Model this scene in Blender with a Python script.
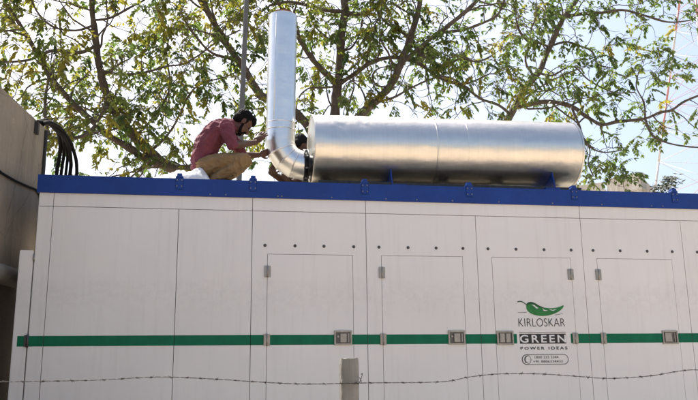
import bpy, bmesh, math, random
from mathutils import Vector, Matrix, noise

S = bpy.context.scene
for o in list(bpy.data.objects):
    bpy.data.objects.remove(o)
COL = S.collection
R = math.radians

# ---------------------------------------------------------------- camera
def make_camera():
    pitch, roll, yaw = R(12.45665), R(-0.66357), R(9.82093)
    fw = Vector((math.sin(yaw)*math.cos(pitch), math.cos(yaw)*math.cos(pitch), math.sin(pitch)))
    r0 = Vector((math.cos(yaw), -math.sin(yaw), 0))
    u0 = r0.cross(fw)
    r = r0*math.cos(roll) + u0*math.sin(roll)
    u = u0*math.cos(roll) - r0*math.sin(roll)
    m = Matrix((r, u, -fw)).transposed().to_4x4()
    m.translation = Vector((0, -7.857, 1.6))
    cd = bpy.data.cameras.new('camera')
    cd.sensor_fit = 'HORIZONTAL'; cd.sensor_width = 36
    cd.lens = 36*764.387/698
    cd.clip_start = 0.05; cd.clip_end = 3000
    c = bpy.data.objects.new('camera', cd); COL.objects.link(c)
    c.matrix_world = m
    S.camera = c
make_camera()
S.render.resolution_x = 1024; S.render.resolution_y = 587

# ---------------------------------------------------------------- sky, sun, exposure
SUN_EL = R(58)
SUN_DIR = Vector((-0.45, 0.89, 0)).normalized()*math.cos(SUN_EL) + Vector((0, 0, math.sin(SUN_EL)))
W = bpy.data.worlds.new('World'); S.world = W; W.use_nodes = True
nt = W.node_tree; nt.nodes.clear()
sk = nt.nodes.new('ShaderNodeTexSky'); sk.sky_type = 'NISHITA'; sk.sun_disc = False
sk.sun_elevation = SUN_EL; sk.sun_rotation = math.atan2(SUN_DIR.x, SUN_DIR.y)
sk.air_density = 1.0; sk.dust_density = 5.5; sk.ozone_density = .6; sk.altitude = 200
bg = nt.nodes.new('ShaderNodeBackground'); bg.inputs[1].default_value = 0.12
ow = nt.nodes.new('ShaderNodeOutputWorld')
nt.links.new(sk.outputs[0], bg.inputs[0]); nt.links.new(bg.outputs[0], ow.inputs[0])
sl = bpy.data.lights.new('sun', 'SUN'); sl.energy = 4.2; sl.angle = R(0.6); sl.color = (1, .95, .87)
so = bpy.data.objects.new('sun', sl); COL.objects.link(so)
so.rotation_euler = (-SUN_DIR).to_track_quat('-Z', 'Y').to_euler()
S.view_settings.view_transform = 'Standard'; S.view_settings.look = 'None'
S.view_settings.exposure = 1.12; S.view_settings.gamma = 1; S.view_settings.use_curve_mapping = False

# ---------------------------------------------------------------- materials
class NG:
    def __init__(s, name):
        s.m = bpy.data.materials.new(name); s.m.use_nodes = True
        s.t = s.m.node_tree; s.b = s.t.nodes['Principled BSDF']; s.out = s.t.nodes['Material Output']
    def n(s, typ, **k):
        x = s.t.nodes.new(typ)
        for a, v in k.items():
            if a.startswith('i_'):
                x.inputs[a[2:].replace('_', ' ')].default_value = v
            else: setattr(x, a, v)
        return x
    def l(s, a, b): s.t.links.new(a, b)
    def coord(s, scale=(1, 1, 1), rot=(0, 0, 0)):
        tc = s.n('ShaderNodeTexCoord'); mp = s.n('ShaderNodeMapping')
        mp.inputs['Scale'].default_value = scale; mp.inputs['Rotation'].default_value = rot
        s.l(tc.outputs['Object'], mp.inputs[0]); return mp.outputs[0]
    def noise(s, co, scale, detail=4, rough=.55):
        x = s.n('ShaderNodeTexNoise'); x.inputs['Scale'].default_value = scale
        x.inputs['Detail'].default_value = detail; x.inputs['Roughness'].default_value = rough
        s.l(co, x.inputs['Vector']); return x.outputs['Fac']
    def ramp(s, f, stops):
        x = s.n('ShaderNodeValToRGB'); e = x.color_ramp.elements
        while len(e) < len(stops): e.new(.5)
        for el, (p, c) in zip(e, stops):
            el.position = p; el.color = (*c, 1) if len(c) == 3 else c
        s.l(f, x.inputs[0]); return x.outputs[0]
    def mix(s, a, b, f, mode='MIX'):
        x = s.n('ShaderNodeMix', data_type='RGBA', blend_type=mode)
        for sock, v in ((x.inputs[6], a), (x.inputs[7], b), (x.inputs[0], f)):
            if isinstance(v, (int, float)): sock.default_value = v
            elif isinstance(v, tuple): sock.default_value = (*v, 1)
            else: s.l(v, sock)
        return x.outputs[2]
    def bump(s, h, strength, dist=.01, prev=None):
        x = s.n('ShaderNodeBump'); x.inputs['Strength'].default_value = strength
        x.inputs['Distance'].default_value = dist; s.l(h, x.inputs['Height'])
        if prev: s.l(prev, x.inputs['Normal'])
        s.l(x.outputs[0], s.b.inputs['Normal']); return x.outputs[0]

def simple(name, col, rough=.5, metal=0., var=.12, scale=8, bump=0., bscale=40, spec=.5):
    g = NG(name); co = g.coord()
    f = g.noise(co, scale)
    d = tuple(c*(1-var) for c in col); b = tuple(min(1, c*(1+var)) for c in col)
    g.l(g.ramp(f, [(.3, d), (.7, b)]), g.b.inputs['Base Color'])
    g.b.inputs['Roughness'].default_value = rough; g.b.inputs['Metallic'].default_value = metal
    g.b.inputs['Specular IOR Level'].default_value = spec
    if bump: g.bump(g.noise(co, bscale), bump, .01)
    return g.m

def white_panel():
    g = NG('white_painted_sheet'); co = g.coord()
    big = g.noise(co, .7, 5, .6)
    base = g.ramp(big, [(.3, (.735, .71, .675)), (.72, (.81, .785, .75))])
    cs = g.coord((9, 9, .55))                       # faint run-down streaks
    st = g.ramp(g.noise(cs, 1.6, 5, .65), [(.52, (0, 0, 0)), (.8, (1, 1, 1))])
    base = g.mix(base, (.47, .43, .39), g.mix((0, 0, 0), st, .24))
    sp = g.ramp(g.noise(co, 38, 3, .7), [(.66, (0, 0, 0)), (.78, (1, 1, 1))])     # dust specks
    base = g.mix(base, (.36, .32, .28), g.mix((0, 0, 0), sp, .14))
    # a band of old rain splash grime at about 2.5 m
    tc = g.n('ShaderNodeTexCoord'); sx = g.n('ShaderNodeSeparateXYZ'); g.l(tc.outputs['Object'], sx.inputs[0])
    ad = g.n('ShaderNodeMath', operation='ADD'); g.l(sx.outputs[2], ad.inputs[0])
    wob = g.n('ShaderNodeMath', operation='MULTIPLY'); g.l(g.noise(co, 2.5, 6, .7), wob.inputs[0]); wob.inputs[1].default_value = .45
    g.l(wob.outputs[0], ad.inputs[1])
    band = g.ramp(ad.outputs[0], [(0, (0, 0, 0)), (.01, (0, 0, 0)), (.5, (1, 1, 1)), (1, (0, 0, 0))])
    mr = g.n('ShaderNodeMapRange'); mr.inputs[1].default_value = 2.3; mr.inputs[2].default_value = 3.0
    g.l(ad.outputs[0], mr.inputs[0])
    band = g.ramp(mr.outputs[0], [(0, (0, 0, 0)), (.35, (.8, .8, .8)), (.55, (.6, .6, .6)), (.62, (0, 0, 0))])
    fine = g.ramp(g.noise(co, 14, 6, .75), [(.42, (0, 0, 0)), (.7, (1, 1, 1))])
    bf = g.mix(band, fine, 1.0, 'MULTIPLY')
    base = g.mix(base, (.40, .365, .33), g.mix((0, 0, 0), bf, .26))
    g.l(base, g.b.inputs['Base Color'])
    g.b.inputs['Roughness'].default_value = .42
    b1 = g.bump(g.noise(co, 1.3, 2, .5), .6, .03)
    g.bump(g.noise(co, 120, 2, .5), .08, .003, b1)
    return g.m

def cladding(name, streak=(70, 70, 1.2), base=(.80, .77, .70), rough=.2, dents=.5):
    g = NG(name); co = g.coord(); cs = g.coord(streak)
    stn = g.noise(cs, 1.0, 3, .6)
    col = g.ramp(stn, [(.25, tuple(c*.93 for c in base)), (.75, base)])
    blot = g.ramp(g.noise(co, 6, 5, .7), [(.45, (0, 0, 0)), (.8, (1, 1, 1))])
    col = g.mix(col, tuple(c*.78 for c in base), g.mix((0, 0, 0), blot, .35))
    g.l(col, g.b.inputs['Base Color'])
    g.b.inputs['Metallic'].default_value = 1
    rr = g.n('ShaderNodeMapRange'); rr.inputs[3].default_value = rough*.75; rr.inputs[4].default_value = rough*1.5
    g.l(g.noise(co, 5, 5, .7), rr.inputs[0]); g.l(rr.outputs[0], g.b.inputs['Roughness'])
    b1 = g.bump(stn, .22, .004)
    b2 = g.bump(g.noise(co, 3.2, 4, .55), dents, .02, b1)
    g.bump(g.noise(co, 14, 3, .5), dents*.25, .006, b2)
    return g.m

def concrete(name, a, b, stain=(.12, .10, .08), bscale=30, streak=.5, patch=0.):
    g = NG(name); co = g.coord()
    col = g.ramp(g.noise(co, 1.6, 8, .7), [(.3, a), (.7, b)])
    cs = g.coord((5, 5, .35))
    st = g.ramp(g.noise(cs, 1.2, 6, .7), [(.48, (0, 0, 0)), (.75, (1, 1, 1))])
    col = g.mix(col, stain, g.mix((0, 0, 0), st, streak))
    sp = g.ramp(g.noise(co, 55, 3, .7), [(.6, (0, 0, 0)), (.75, (1, 1, 1))])
    col = g.mix(col, stain, g.mix((0, 0, 0), sp, .3))
    if patch:                                          # places where the plaster skin has come off
        pf = g.ramp(g.noise(co, 2.6, 9, .72), [(.60, (0, 0, 0)), (.62, (1, 1, 1))])
        col = g.mix(col, tuple(c*1.35 for c in b), g.mix((0, 0, 0), pf, patch))
        vo = g.n('ShaderNodeTexVoronoi', feature='DISTANCE_TO_EDGE'); vo.inputs['Scale'].default_value = 1.1
        wv = g.n('ShaderNodeMix', data_type='VECTOR'); wv.inputs[0].default_value = .12
        tn = g.n('ShaderNodeTexNoise'); tn.inputs['Scale'].default_value = 3; g.l(co, tn.inputs['Vector'])
        g.l(co, wv.inputs[4]); g.l(tn.outputs['Color'], wv.inputs[5]); g.l(wv.outputs[1], vo.inputs['Vector'])
        cf = g.ramp(vo.outputs['Distance'], [(0, (1, 1, 1)), (.006, (0, 0, 0))])
        col = g.mix(col, (.05, .042, .035), g.mix((0, 0, 0), cf, .6))
    g.l(col, g.b.inputs['Base Color']); g.b.inputs['Roughness'].default_value = .9
    b1 = g.bump(g.noise(co, bscale, 6, .7), .5, .012)
    g.bump(g.noise(co, bscale*5, 3, .6), .3, .004, b1)
    return g.m

def leaf_mat():
    g = NG('leaf'); at = g.n('ShaderNodeAttribute', attribute_name='leafcol')
    g.l(at.outputs['Color'], g.b.inputs['Base Color']); g.b.inputs['Roughness'].default_value = .5
    tr = g.n('ShaderNodeBsdfTranslucent')
    g.l(g.mix(at.outputs['Color'], (1.25, 1.3, .7), 1.0, 'MULTIPLY'), tr.inputs[0])
    mx = g.n('ShaderNodeMixShader'); mx.inputs[0].default_value = .6
    g.l(g.b.outputs[0], mx.inputs[1]); g.l(tr.outputs[0], mx.inputs[2]); g.l(mx.outputs[0], g.out.inputs[0])
    return g.m

def bark_mat():
    g = NG('bark'); co = g.coord(); cs = g.coord((6, 6, 1.3))
    f = g.noise(cs, 3, 6, .7)
    col = g.ramp(f, [(.3, (.055, .042, .032)), (.62, (.15, .12, .095)), (.8, (.24, .20, .16))])
    g.l(col, g.b.inputs['Base Color']); g.b.inputs['Roughness'].default_value = .95
    g.bump(f, .8, .03)
    return g.m

def blue_mat():
    g = NG('blue_paint'); co = g.coord()
    c = g.ramp(g.noise(co, 2.2, 6, .7), [(.3, (.004, .031, .180)), (.7, (.007, .046, .255))])
    sp = g.ramp(g.noise(co, 30, 5, .7), [(.62, (0, 0, 0)), (.72, (1, 1, 1))])
    c = g.mix(c, (.13, .14, .20), g.mix((0, 0, 0), sp, .22))
    ru = g.ramp(g.noise(co, 7, 8, .75), [(.66, (0, 0, 0)), (.70, (1, 1, 1))])
    c = g.mix(c, (.05, .035, .05), g.mix((0, 0, 0), ru, .4))
    g.l(c, g.b.inputs['Base Color']); g.b.inputs['Roughness'].default_value = .45; g.b.inputs['Specular IOR Level'].default_value = .35
    g.bump(g.noise(co, 2.5, 3, .5), .25, .02)
    return g.m

def ground_mat():
    g = NG('dry_soil'); co = g.coord()
    c = g.ramp(g.noise(co, .25, 8, .7), [(.3, (.33, .265, .195)), (.7, (.46, .385, .30))])
    c = g.mix(c, (.14, .11, .08), g.ramp(g.noise(co, 9, 6, .7), [(.5, (0, 0, 0)), (.75, (.6, .6, .6))]))
    g.l(c, g.b.inputs['Base Color']); g.b.inputs['Roughness'].default_value = .95
    g.bump(g.noise(co, 12, 6, .7), .6, .03)
    return g.m

def cloth_mat(name, a, b, scale=6, wr=.5, weave=220):
    g = NG(name); co = g.coord()
    c = g.ramp(g.noise(co, scale, 5, .6), [(.3, a), (.7, b)])
    g.l(c, g.b.inputs['Base Color']); g.b.inputs['Roughness'].default_value = .9
    b1 = g.bump(g.noise(co, 11, 3, .5), wr, .03)
    g.bump(g.noise(co, weave, 1), .15, .002, b1)
    return g.m

M = dict(
    white=white_panel(), blue=blue_mat(), ground=ground_mat(), leaf=leaf_mat(), bark=bark_mat(),
    green=simple('green_stripe_paint', (.002, .140, .066), .5, var=.12, spec=.2),
    dark=simple('dark_gap', (.03, .028, .026), .9),
    steel=simple('stainless_steel', (.33, .305, .27), .42, .75, .15, 30),
    steel_dark=simple('latch_recess', (.13, .12, .11), .5, .5, .2, 30),
    roof=concrete('dusty_roof_sheet', (.27, .24, .19), (.37, .335, .275), (.06, .05, .04), 30, .3),
    rivet=simple('rivet_metal', (.085, .08, .08), .5, .5),
    bolt=simple('bolt_metal', (.20, .20, .22), .5, .6),
    tank=cladding('aluminium_cladding', (70, 1.0, 1.0), (.82, .775, .69), .30, .5),
    pipe=cladding('aluminium_duct', (1.5, 1.5, 30), (.86, .845, .81), .29, .6),
    rust=simple('rusty_pipe', (.22, .11, .065), .8, .2, .3, 20),
    bellows=simple('dark_bellows', (.035, .038, .04), .45, .6, .3, 20),
    wall=concrete('stained_plaster', (.20, .165, .12), (.30, .255, .19), streak=.5, patch=.3),
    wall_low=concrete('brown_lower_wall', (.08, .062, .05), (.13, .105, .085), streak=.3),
    ledge=concrete('grey_ledge', (.15, .14, .125), (.24, .225, .2), streak=.4),
    post=concrete('post_concrete', (.235, .225, .20), (.36, .345, .31), (.09, .085, .075), 18, .65),
    farwall=concrete('weathered_cream_wall', (.50, .46, .38), (.66, .63, .56), (.16, .14, .12), 6, .6),
    pole=simple('galvanised_pole', (.13, .13, .125), .6, .3),
    cable=simple('black_rubber', (.006, .006, .007), .8, spec=.12),
    wire=simple('rusty_wire', (.055, .045, .04), .7, .5),
    sheet=cloth_mat('white_sheet', (.60, .60, .60), (.70, .70, .70)),
    skin=simple('skin', (.105, .050, .032), .5, var=.15, scale=14, bump=.1, bscale=60, spec=.3),
    skin_dark=simple('dark_skin', (.062, .032, .022), .55, var=.15, scale=14, spec=.25),
    hair=simple('black_hair', (.005, .0045, .0045), .75, var=.3, scale=40, bump=.6, bscale=90, spec=.12),
    shirt=cloth_mat('red_shirt', (.125, .026, .038), (.195, .048, .064), 8, .7),
    trousers=cloth_mat('khaki_trousers', (.20, .125, .055), (.275, .18, .085), 8, .7),
    shirt_dark=cloth_mat('dark_brown_shirt', (.035, .025, .022), (.06, .042, .036), 8, .7),
    trousers_dark=cloth_mat('charcoal_trousers', (.02, .018, .018), (.035, .03, .03), 8, .7),
    shoe=simple('dark_shoe', (.03, .022, .018), .6),
    eye=simple('eye', (.03, .02, .015), .25),
    ink=simple('black_print', (.018, .017, .017), .5),
    ink_thin=simple('grey_print', (.13, .125, .12), .5),
    chili=simple('green_print', (.01, .17, .03), .45, var=.2, scale=20),
    chili_dark=simple('dark_green_print', (.006, .055, .014), .45),
    print_white=simple('white_print', (.72, .71, .69), .5, var=.04),
    hazed_red=simple('hazed_red_tower_paint', (.52, .26, .24), .6), white_paint=simple('white_tower_paint', (.62, .60, .59), .6),  # tower red paled, distance haze put into its colour
    dark_plant=simple('dark_leaf', (.035, .045, .02), .7, var=.4, scale=20),  # dark olive leaf tone, varied at random
)

# ---------------------------------------------------------------- mesh helpers
class MB:
    def __init__(s): s.v = []; s.f = []; s.smooth = []
    def add(s, vs, fs, smooth=False):
        k = len(s.v); s.v += [tuple(v) for v in vs]
        for f in fs: s.f.append(tuple(i+k for i in f)); s.smooth.append(smooth)
        return s
    def box(s, x0, x1, y0, y1, z0, z1):
        return s.add([(x0,y0,z0),(x1,y0,z0),(x1,y1,z0),(x0,y1,z0),(x0,y0,z1),(x1,y0,z1),(x1,y1,z1),(x0,y1,z1)],
              [(0,3,2,1),(4,5,6,7),(0,1,5,4),(1,2,6,5),(2,3,7,6),(3,0,4,7)])
    def tube(s, pts, rad, seg=8, caps=True, wob=0., seed=0):
        pts = [Vector(p) for p in pts]; n = len(pts)
        if isinstance(rad, (int, float)): rad = [rad]*n
        d0 = (pts[1]-pts[0]).normalized()
        a = d0.orthogonal().normalized(); vs = []; fs = []
        for i, p in enumerate(pts):
            d = ((pts[min(i+1, n-1)]-pts[i]).normalized() + (pts[i]-pts[max(i-1, 0)]).normalized()).normalized() if 0 < i < n-1 else (pts[1]-pts[0] if i == 0 else pts[-1]-pts[-2]).normalized()
            a = (a - d*a.dot(d)).normalized(); b = d.cross(a)
            for k in range(seg):
                t = 2*math.pi*k/seg
                rr = rad[i]
                if wob: rr *= 1 + wob*noise.noise((p + (a*math.cos(t)+b*math.sin(t))*rad[i])*6 + Vector((seed, 0, 0)))
                vs.append(p + (a*math.cos(t)+b*math.sin(t))*rr)
        for i in range(n-1):
            for k in range(seg):
                k2 = (k+1) % seg
                fs.append((i*seg+k, i*seg+k2, (i+1)*seg+k2, (i+1)*seg+k))
        s.add(vs, fs, True)
        if caps:
            k0 = len(s.v)-len(vs)
            s.f.append(tuple(k0+k for k in range(seg-1, -1, -1))); s.smooth.append(False)
            s.f.append(tuple(k0+(n-1)*seg+k for k in range(seg))); s.smooth.append(False)
        return s
    def prism(s, poly, y0, y1):      # polygon in x,z extruded along y
        n = len(poly); vs = [(x, y0, z) for x, z in poly]+[(x, y1, z) for x, z in poly]
        fs = [tuple(range(n)), tuple(range(2*n-1, n-1, -1))]+[(i, n+i, n+(i+1) % n, (i+1) % n) for i in range(n)]
        return s.add(vs, fs)
    def build(s, name, mat, parent=None, bevel=0., loc=None):
        me = bpy.data.meshes.new(name); me.from_pydata(s.v, [], s.f); me.update()
        me.polygons.foreach_set('use_smooth', s.smooth)
        bm = bmesh.new(); bm.from_mesh(me); bmesh.ops.recalc_face_normals(bm, faces=bm.faces)
        if bevel: bmesh.ops.bevel(bm, geom=[e for e in bm.edges], offset=bevel, segments=2, affect='EDGES', clamp_overlap=True)
        bm.to_mesh(me); bm.free()
        me.materials.append(M[mat] if isinstance(mat, str) else mat)
        o = bpy.data.objects.new(name, me); COL.objects.link(o)
        if parent is not None:
            o.parent = parent; o.matrix_parent_inverse = Matrix.Translation(-wloc(parent))
        if loc: o.location = loc
        return o
def wloc(o):
    v = Vector(o.location)
    if o.parent is not None: v = v + wloc(o.parent) + o.matrix_parent_inverse.translation
    return v
def tag(o, label=None, cat=None, group=None, kind=None):
    for k, v in (('label', label), ('category', cat), ('group', group), ('kind', kind)):
        if v: o[k] = v
    return o
def thing(name, label, cat, loc, group=None):
    o = bpy.data.objects.new(name, None); COL.objects.link(o); o.location = loc
    o.empty_display_size = .2
    return tag(o, label, cat, group)
def dup(src, parent, off):           # copy of a part and its sub-parts, moved by off
    c = src.copy(); COL.objects.link(c); c.parent = parent
    c.location = src.location + Vector(off)
    for ch in src.children:
        k = ch.copy(); COL.objects.link(k); k.parent = c
        k.location = ch.location
    return c

def lettering(txt, x0, x1, z0, z1, y, mat, parent, bold=0., space=1., name='lettering'):
    cu = bpy.data.curves.new(name, 'FONT'); cu.body = txt; cu.size = 1; cu.space_character = space
    cu.offset = bold; cu.extrude = 0; cu.fill_mode = 'FRONT'
    ob = bpy.data.objects.new(name, cu); COL.objects.link(ob)
    bpy.context.view_layer.update()
    me = bpy.data.meshes.new_from_object(ob.evaluated_get(bpy.context.evaluated_depsgraph_get()))
    bpy.data.objects.remove(ob)
    xs = [v.co.x for v in me.vertices]; ys = [v.co.y for v in me.vertices]
    sx = (x1-x0)/(max(xs)-min(xs)); sz = (z1-z0)/(max(ys)-min(ys)); mx, my = min(xs), min(ys)
    for v in me.vertices: v.co = (x0+(v.co.x-mx)*sx, y, z0+(v.co.y-my)*sz)
    me.materials.clear(); me.materials.append(M[mat]); me.name = name
    o = bpy.data.objects.new(name, me); COL.objects.link(o)
    o.parent = parent; o.matrix_parent_inverse = Matrix.Translation(-wloc(parent))
    return o

# ================================================================ SETTING
g = MB(); N = 40; half = 700
vs = []; fs = []
def gpos(i): 
    t = (i/N)*2-1; return half*(abs(t)**3)*(1 if t > 0 else -1)
for j in range(N+1):
    for i in range(N+1): vs.append((gpos(i), gpos(j), 0))
for j in range(N):
    for i in range(N): fs.append((j*(N+1)+i, j*(N+1)+i+1, (j+1)*(N+1)+i+1, (j+1)*(N+1)+i))
g.add(vs, fs); tag(g.build('ground', 'ground'), kind='structure')

# ---------------------------------------------------------------- building at the left
def left_building():
    t = thing('building', 'stained brown plaster building side wall rising left of the white enclosure', 'building', (-2.5, -1.5, 0))
    A = Vector((-2.187, -.19)); B = Vector((-2.025, 1.27)); d = (B-A).normalized(); n = Vector((d.y, -d.x))
    E0 = B - d*7.5
    def slab(p, q, off, depth, z0, z1, name, mat, bevel=0):
        a = p+n*off; b = q+n*off; a2 = a-n*depth; b2 = b-n*depth; m = MB()
        m.add([(a.x,a.y,z0),(b.x,b.y,z0),(b2.x,b2.y,z0),(a2.x,a2.y,z0),(a.x,a.y,z1),(b.x,b.y,z1),(b2.x,b2.y,z1),(a2.x,a2.y,z1)],
              [(0,1,2,3),(4,7,6,5),(0,4,5,1),(1,5,6,2),(2,6,7,3),(3,7,4,0)])
        return m.build(name, mat, t, bevel)
    slab(E0, B, 0, 4, 2.62, 4.40, 'wall', 'wall', .012)
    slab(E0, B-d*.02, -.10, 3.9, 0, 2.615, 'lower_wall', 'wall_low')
    m = MB(); P0 = E0; P1 = B-d*.35
    ring = []
    for k in range(9):
        a = math.pi*k/8 - math.pi/2
        ring.append((.02+.075*math.cos(a), 2.575+.085*math.sin(a)))
    ring += [(-.2, 2.66), (-.2, 2.49)]
    pts = []
    for P in (P0, P1):
        for o_, z in ring: q = P+n*o_; pts.append((q.x, q.y, z))
    k = len(ring)
    m.add(pts, [(i, (i+1) % k, k+(i+1) % k, k+i) for i in range(k)], True)
    m.add(pts[k:], [tuple(range(k))]); m.add(pts[:k], [tuple(range(k))])
    m.build('ledge', 'ledge', t)
    q = B-d*.42+n*.012
    MB().box(q.x-.02, q.x+.025, q.y-.035, q.y+.035, 4.22, 4.36).build('wall_bracket', 'dark', t)
    # cable along the face, then down the corner
    def on(s, z, off=.018): p = A+d*s+n*off; return (p.x, p.y, z)
    pts = [on(-5.9, 4.25), on(-4.2, 4.12), on(-2.6, 4.14), on(-1.2, 3.95), on(-.6, 3.70), on(-.02, 3.56), on(.45, 3.55), on(.9, 3.58), on(1.2, 3.60), on(1.38, 3.52), on(1.42, 3.3), on(1.42, 2.7), on(1.40, 1.5), on(1.40, .1)]
    sm = smooth_path(pts, 5)
    tag(MB().tube(sm, .014, 6).build('cable', 'cable'), 'thin black cable sagging along the brown plaster wall and down its corner', 'cable')
    pts = [on(1.37, 4.36, .012), on(1.375, 3.9, .014), on(1.37, 3.2, .014), on(1.37, 1.0, .014)]
    tag(MB().tube(pts, .022, 8).build('conduit', 'dark'), 'dark vertical conduit running up the wall corner beside the blue rim', 'conduit')
def smooth_path(pts, k=6):
    P = [Vector(p) for p in pts]; out = []
    for i in range(len(P)-1):
        p0 = P[max(i-1, 0)]; p1 = P[i]; p2 = P[i+1]; p3 = P[min(i+2, len(P)-1)]
        for j in range(k):
            t = j/k
            out.append(.5*((2*p1)+(p2-p0)*t+(2*p0-5*p1+4*p2-p3)*t*t+(3*p1-p0-3*p2+p3)*t**3))
    out.append(P[-1]); return out
left_building()

hoses = [
 ('outermost black hose drooping from the wall top behind the enclosure', [(-2.10,1.0,4.40),(-2.07,1.4,4.53),(-2.058,1.9,4.60),(-2.109,2.4,4.52),(-2.16,2.6,4.14),(-2.17,2.65,3.0),(-2.17,2.65,1.9)], .030),
 ('second black hose from the left in the drooping bundle', [(-2.08,1.0,4.41),(-2.04,1.4,4.526),(-2.013,2.0,4.566),(-2.074,2.5,4.48),(-2.119,2.65,4.157),(-2.12,2.7,3.0),(-2.12,2.7,1.9)], .026),
 ('middle black hose of the drooping bundle, ending between its neighbours', [(-2.12,1.05,4.42),(-2.06,1.4,4.56),(-2.05,2.2,4.63),(-2.06,2.6,4.54),(-2.075,2.75,4.183),(-2.07,2.78,3.0),(-2.07,2.78,1.9)], .024),
 ('fourth black hose from the left, bending lower over the rim', [(-2.09,1.1,4.40),(-2.037,1.4,4.517),(-1.986,2.2,4.533),(-2.01,2.6,4.398),(-2.016,2.7,4.172),(-2.01,2.72,3.0),(-2.01,2.72,1.9)], .030),
 ('rightmost black hose of the bundle, set apart from the others', [(-2.07,1.1,4.42),(-2.015,1.4,4.53),(-1.99,2.0,4.60),(-1.964,2.5,4.512),(-1.925,2.7,4.175),(-1.91,2.74,3.0),(-1.91,2.74,1.9)], .028)]
for lab, p, r_ in hoses:
    tag(MB().tube([q+Vector((.02*noise.noise(q*2.3+Vector((r_*900, 0, 0))), .02*noise.noise(q*2.3+Vector((0, r_*900, 0))), 0)) for q in smooth_path(p, 6)], r_*.84, 10).build('hose', 'cable'), lab, 'hose', 'black hoses drooping behind the enclosure')

# ================================================================ GENERATOR ENCLOSURE
ENC = thing('generator_enclosure', 'long white generator enclosure with green stripe, four doors and blue roof rim', 'generator', (2.3, 1.2, 0))
XL, XR = -1.775, 6.44
S1, S2, S3, S4, S5, S6, S7 = -1.638, -.411, .339, 1.539, 2.76, 3.986, 5.212
G = .0029                                             # half a seam
MB().box(XL+.01, XR, .03, 2.4, .28, 3.50).build('body', 'dark', ENC)
MB().box(XL-.02, XR+.02, .02, 2.45, 0, .28).build('base_frame', 'dark', ENC, .008)
MB().box(XL-.02, XR+.02, .001, 2.43, 3.50, 3.524).build('roof', 'roof', ENC)
MB().box(XR+.002, XR+.03, 0, 2.4, .28, 3.35).build('end_panel', 'white', ENC)
MB().box(XL-.012, XL+.008, .032, 2.4, .28, 3.35).build('end_panel', 'white', ENC)
MB().box(XL, XR, 2.402, 2.43, .28, 3.35).build('back_panel', 'white', ENC)
# fascia strips under the rim
fx = [XL, S1, S3, S4, S6, XR]
for a, b in zip(fx[:-1], fx[1:]):
    MB().box(a+(G if a != XL else 0), b-G, 0, .028, 3.22+G, 3.362).build('fascia_strip', 'white', ENC)
ZD = 2.765; ZT = 3.22-G; DB = .5
DOORS = [(.502, 1.390), (1.702, 2.592), (2.927, 3.834), (4.150, 5.056)]
ZS0, ZS1 = 1.843, 1.943
def stripe(a, b, parent):
    MB().box(a, b, -.0022, .004, ZS0, ZS1).build('green_stripe', 'green', parent)
for a, b in ((XL, S1), (S1, S2), (S2, S3), (S7, XR)):
    p = MB().box(a+(G if a != XL else 0), b-G, 0, .028, .3, ZT).build('side_panel', 'white', ENC)
    stripe(a+(G if a != XL else 0), b-G, p)
for (a, b), (d0, d1) in zip(((S3, S4), (S4, S5), (S5, S6), (S6, S7)), DOORS):
    m = MB(); g2 = .0042
    m.box(a+G, b-G, 0, .028, ZD+g2, ZT)
    m.box(a+G, d0-g2, 0, .028, DB-g2, ZD+g2); m.box(d1+g2, b-G, 0, .028, DB-g2, ZD+g2)
    m.box(a+G, b-G, 0, .028, .3, DB-g2)
    p = m.build('side_panel', 'white', ENC)
    stripe(a+G, d0-g2, p); stripe(d1+g2, b-G, p)
door_objs = []
for i, (d0, d1) in enumerate(DOORS):
    D = MB().box(d0, d1, -.001, .027, DB, ZD).build('door', 'white', ENC); door_objs.append(D)
    if i == 2:
        stripe(d0, 3.160, D); stripe(3.772, d1, D)
    else: stripe(d0, d1, D)
# hinges (made once, copied)
def hinge_mb(x, z):
    m = MB(); m.box(x-.032, x-.002, -.014, -.003, z-.058, z+.058); m.box(x+.002, x+.032, -.014, -.003, z-.058, z+.058)
    m.tube([(x, -.013, z-.060), (x, -.013, z+.060)], .008, 8); return m
hx = [(DOORS[0][0], 0), (DOORS[1][0], 1), (DOORS[2][1]-.012, 2), (DOORS[3][0], 3)]
for x, i in hx:
    for z in (2.585, 1.893, .85):
        h = hinge_mb(x, z).build('hinge', 'steel', door_objs[i])
# latches
def latch(x, z, door, kind):
    w, h = .092, .073
    m = MB()                                             # bezel ring
    m.box(x-w, x+w, -.016, -.002, z+h-.016, z+h); m.box(x-w, x+w, -.016, -.002, z-h, z-h+.016)
    m.box(x-w, x-w+.016, -.016, -.002, z-h+.016, z+h-.016); m.box(x+w-.016, x+w, -.016, -.002, z-h+.016, z+h-.016)
    L = m.build('latch', 'steel', door)
    def sub(nm, mat, *b):
        MB().box(*b).build(nm, mat, door)
    # a latch is thing > door > latch, so its own pieces stay in one recess and one paddle mesh beside it
    r = MB(); p = MB()
    r.box(x-w+.016, x+w-.016, -.004, -.0015, z-h+.016, z+h-.016)
    if kind == 'paddle':
        p.box(x-.030, x+.034, -.020, -.005, z-.045, z+.042); p.box(x+.052, x+.064, -.014, -.005, z-.045, z+.045)
        p.tube([(x-.052, -.018, z+.012), (x-.052, -.004, z+.012)], .013, 10)
    elif kind == 'pair':
        p.box(x-.062, x-.008, -.018, -.005, z-.046, z+.046); p.box(x+.010, x+.058, -.013, -.005, z-.046, z+.046)
    else:
        p.box(x-.066, x+.016, -.019, -.005, z-.048, z+.048); p.box(x+.050, x+.062, -.012, -.005, z-.048, z+.048)
    r.build('latch_recess', 'steel_dark' if kind != 'pair' else 'steel_dark', door)
    p.build('latch_handle', 'steel', door, .002)
latch(1.281, 1.911, door_objs[0], 'paddle'); latch(2.491, 1.908, door_objs[1], 'paddle')
latch(3.026, 1.902, door_objs[2], 'pair'); latch(4.940, 1.900, door_objs[3], 'plate')
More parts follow.
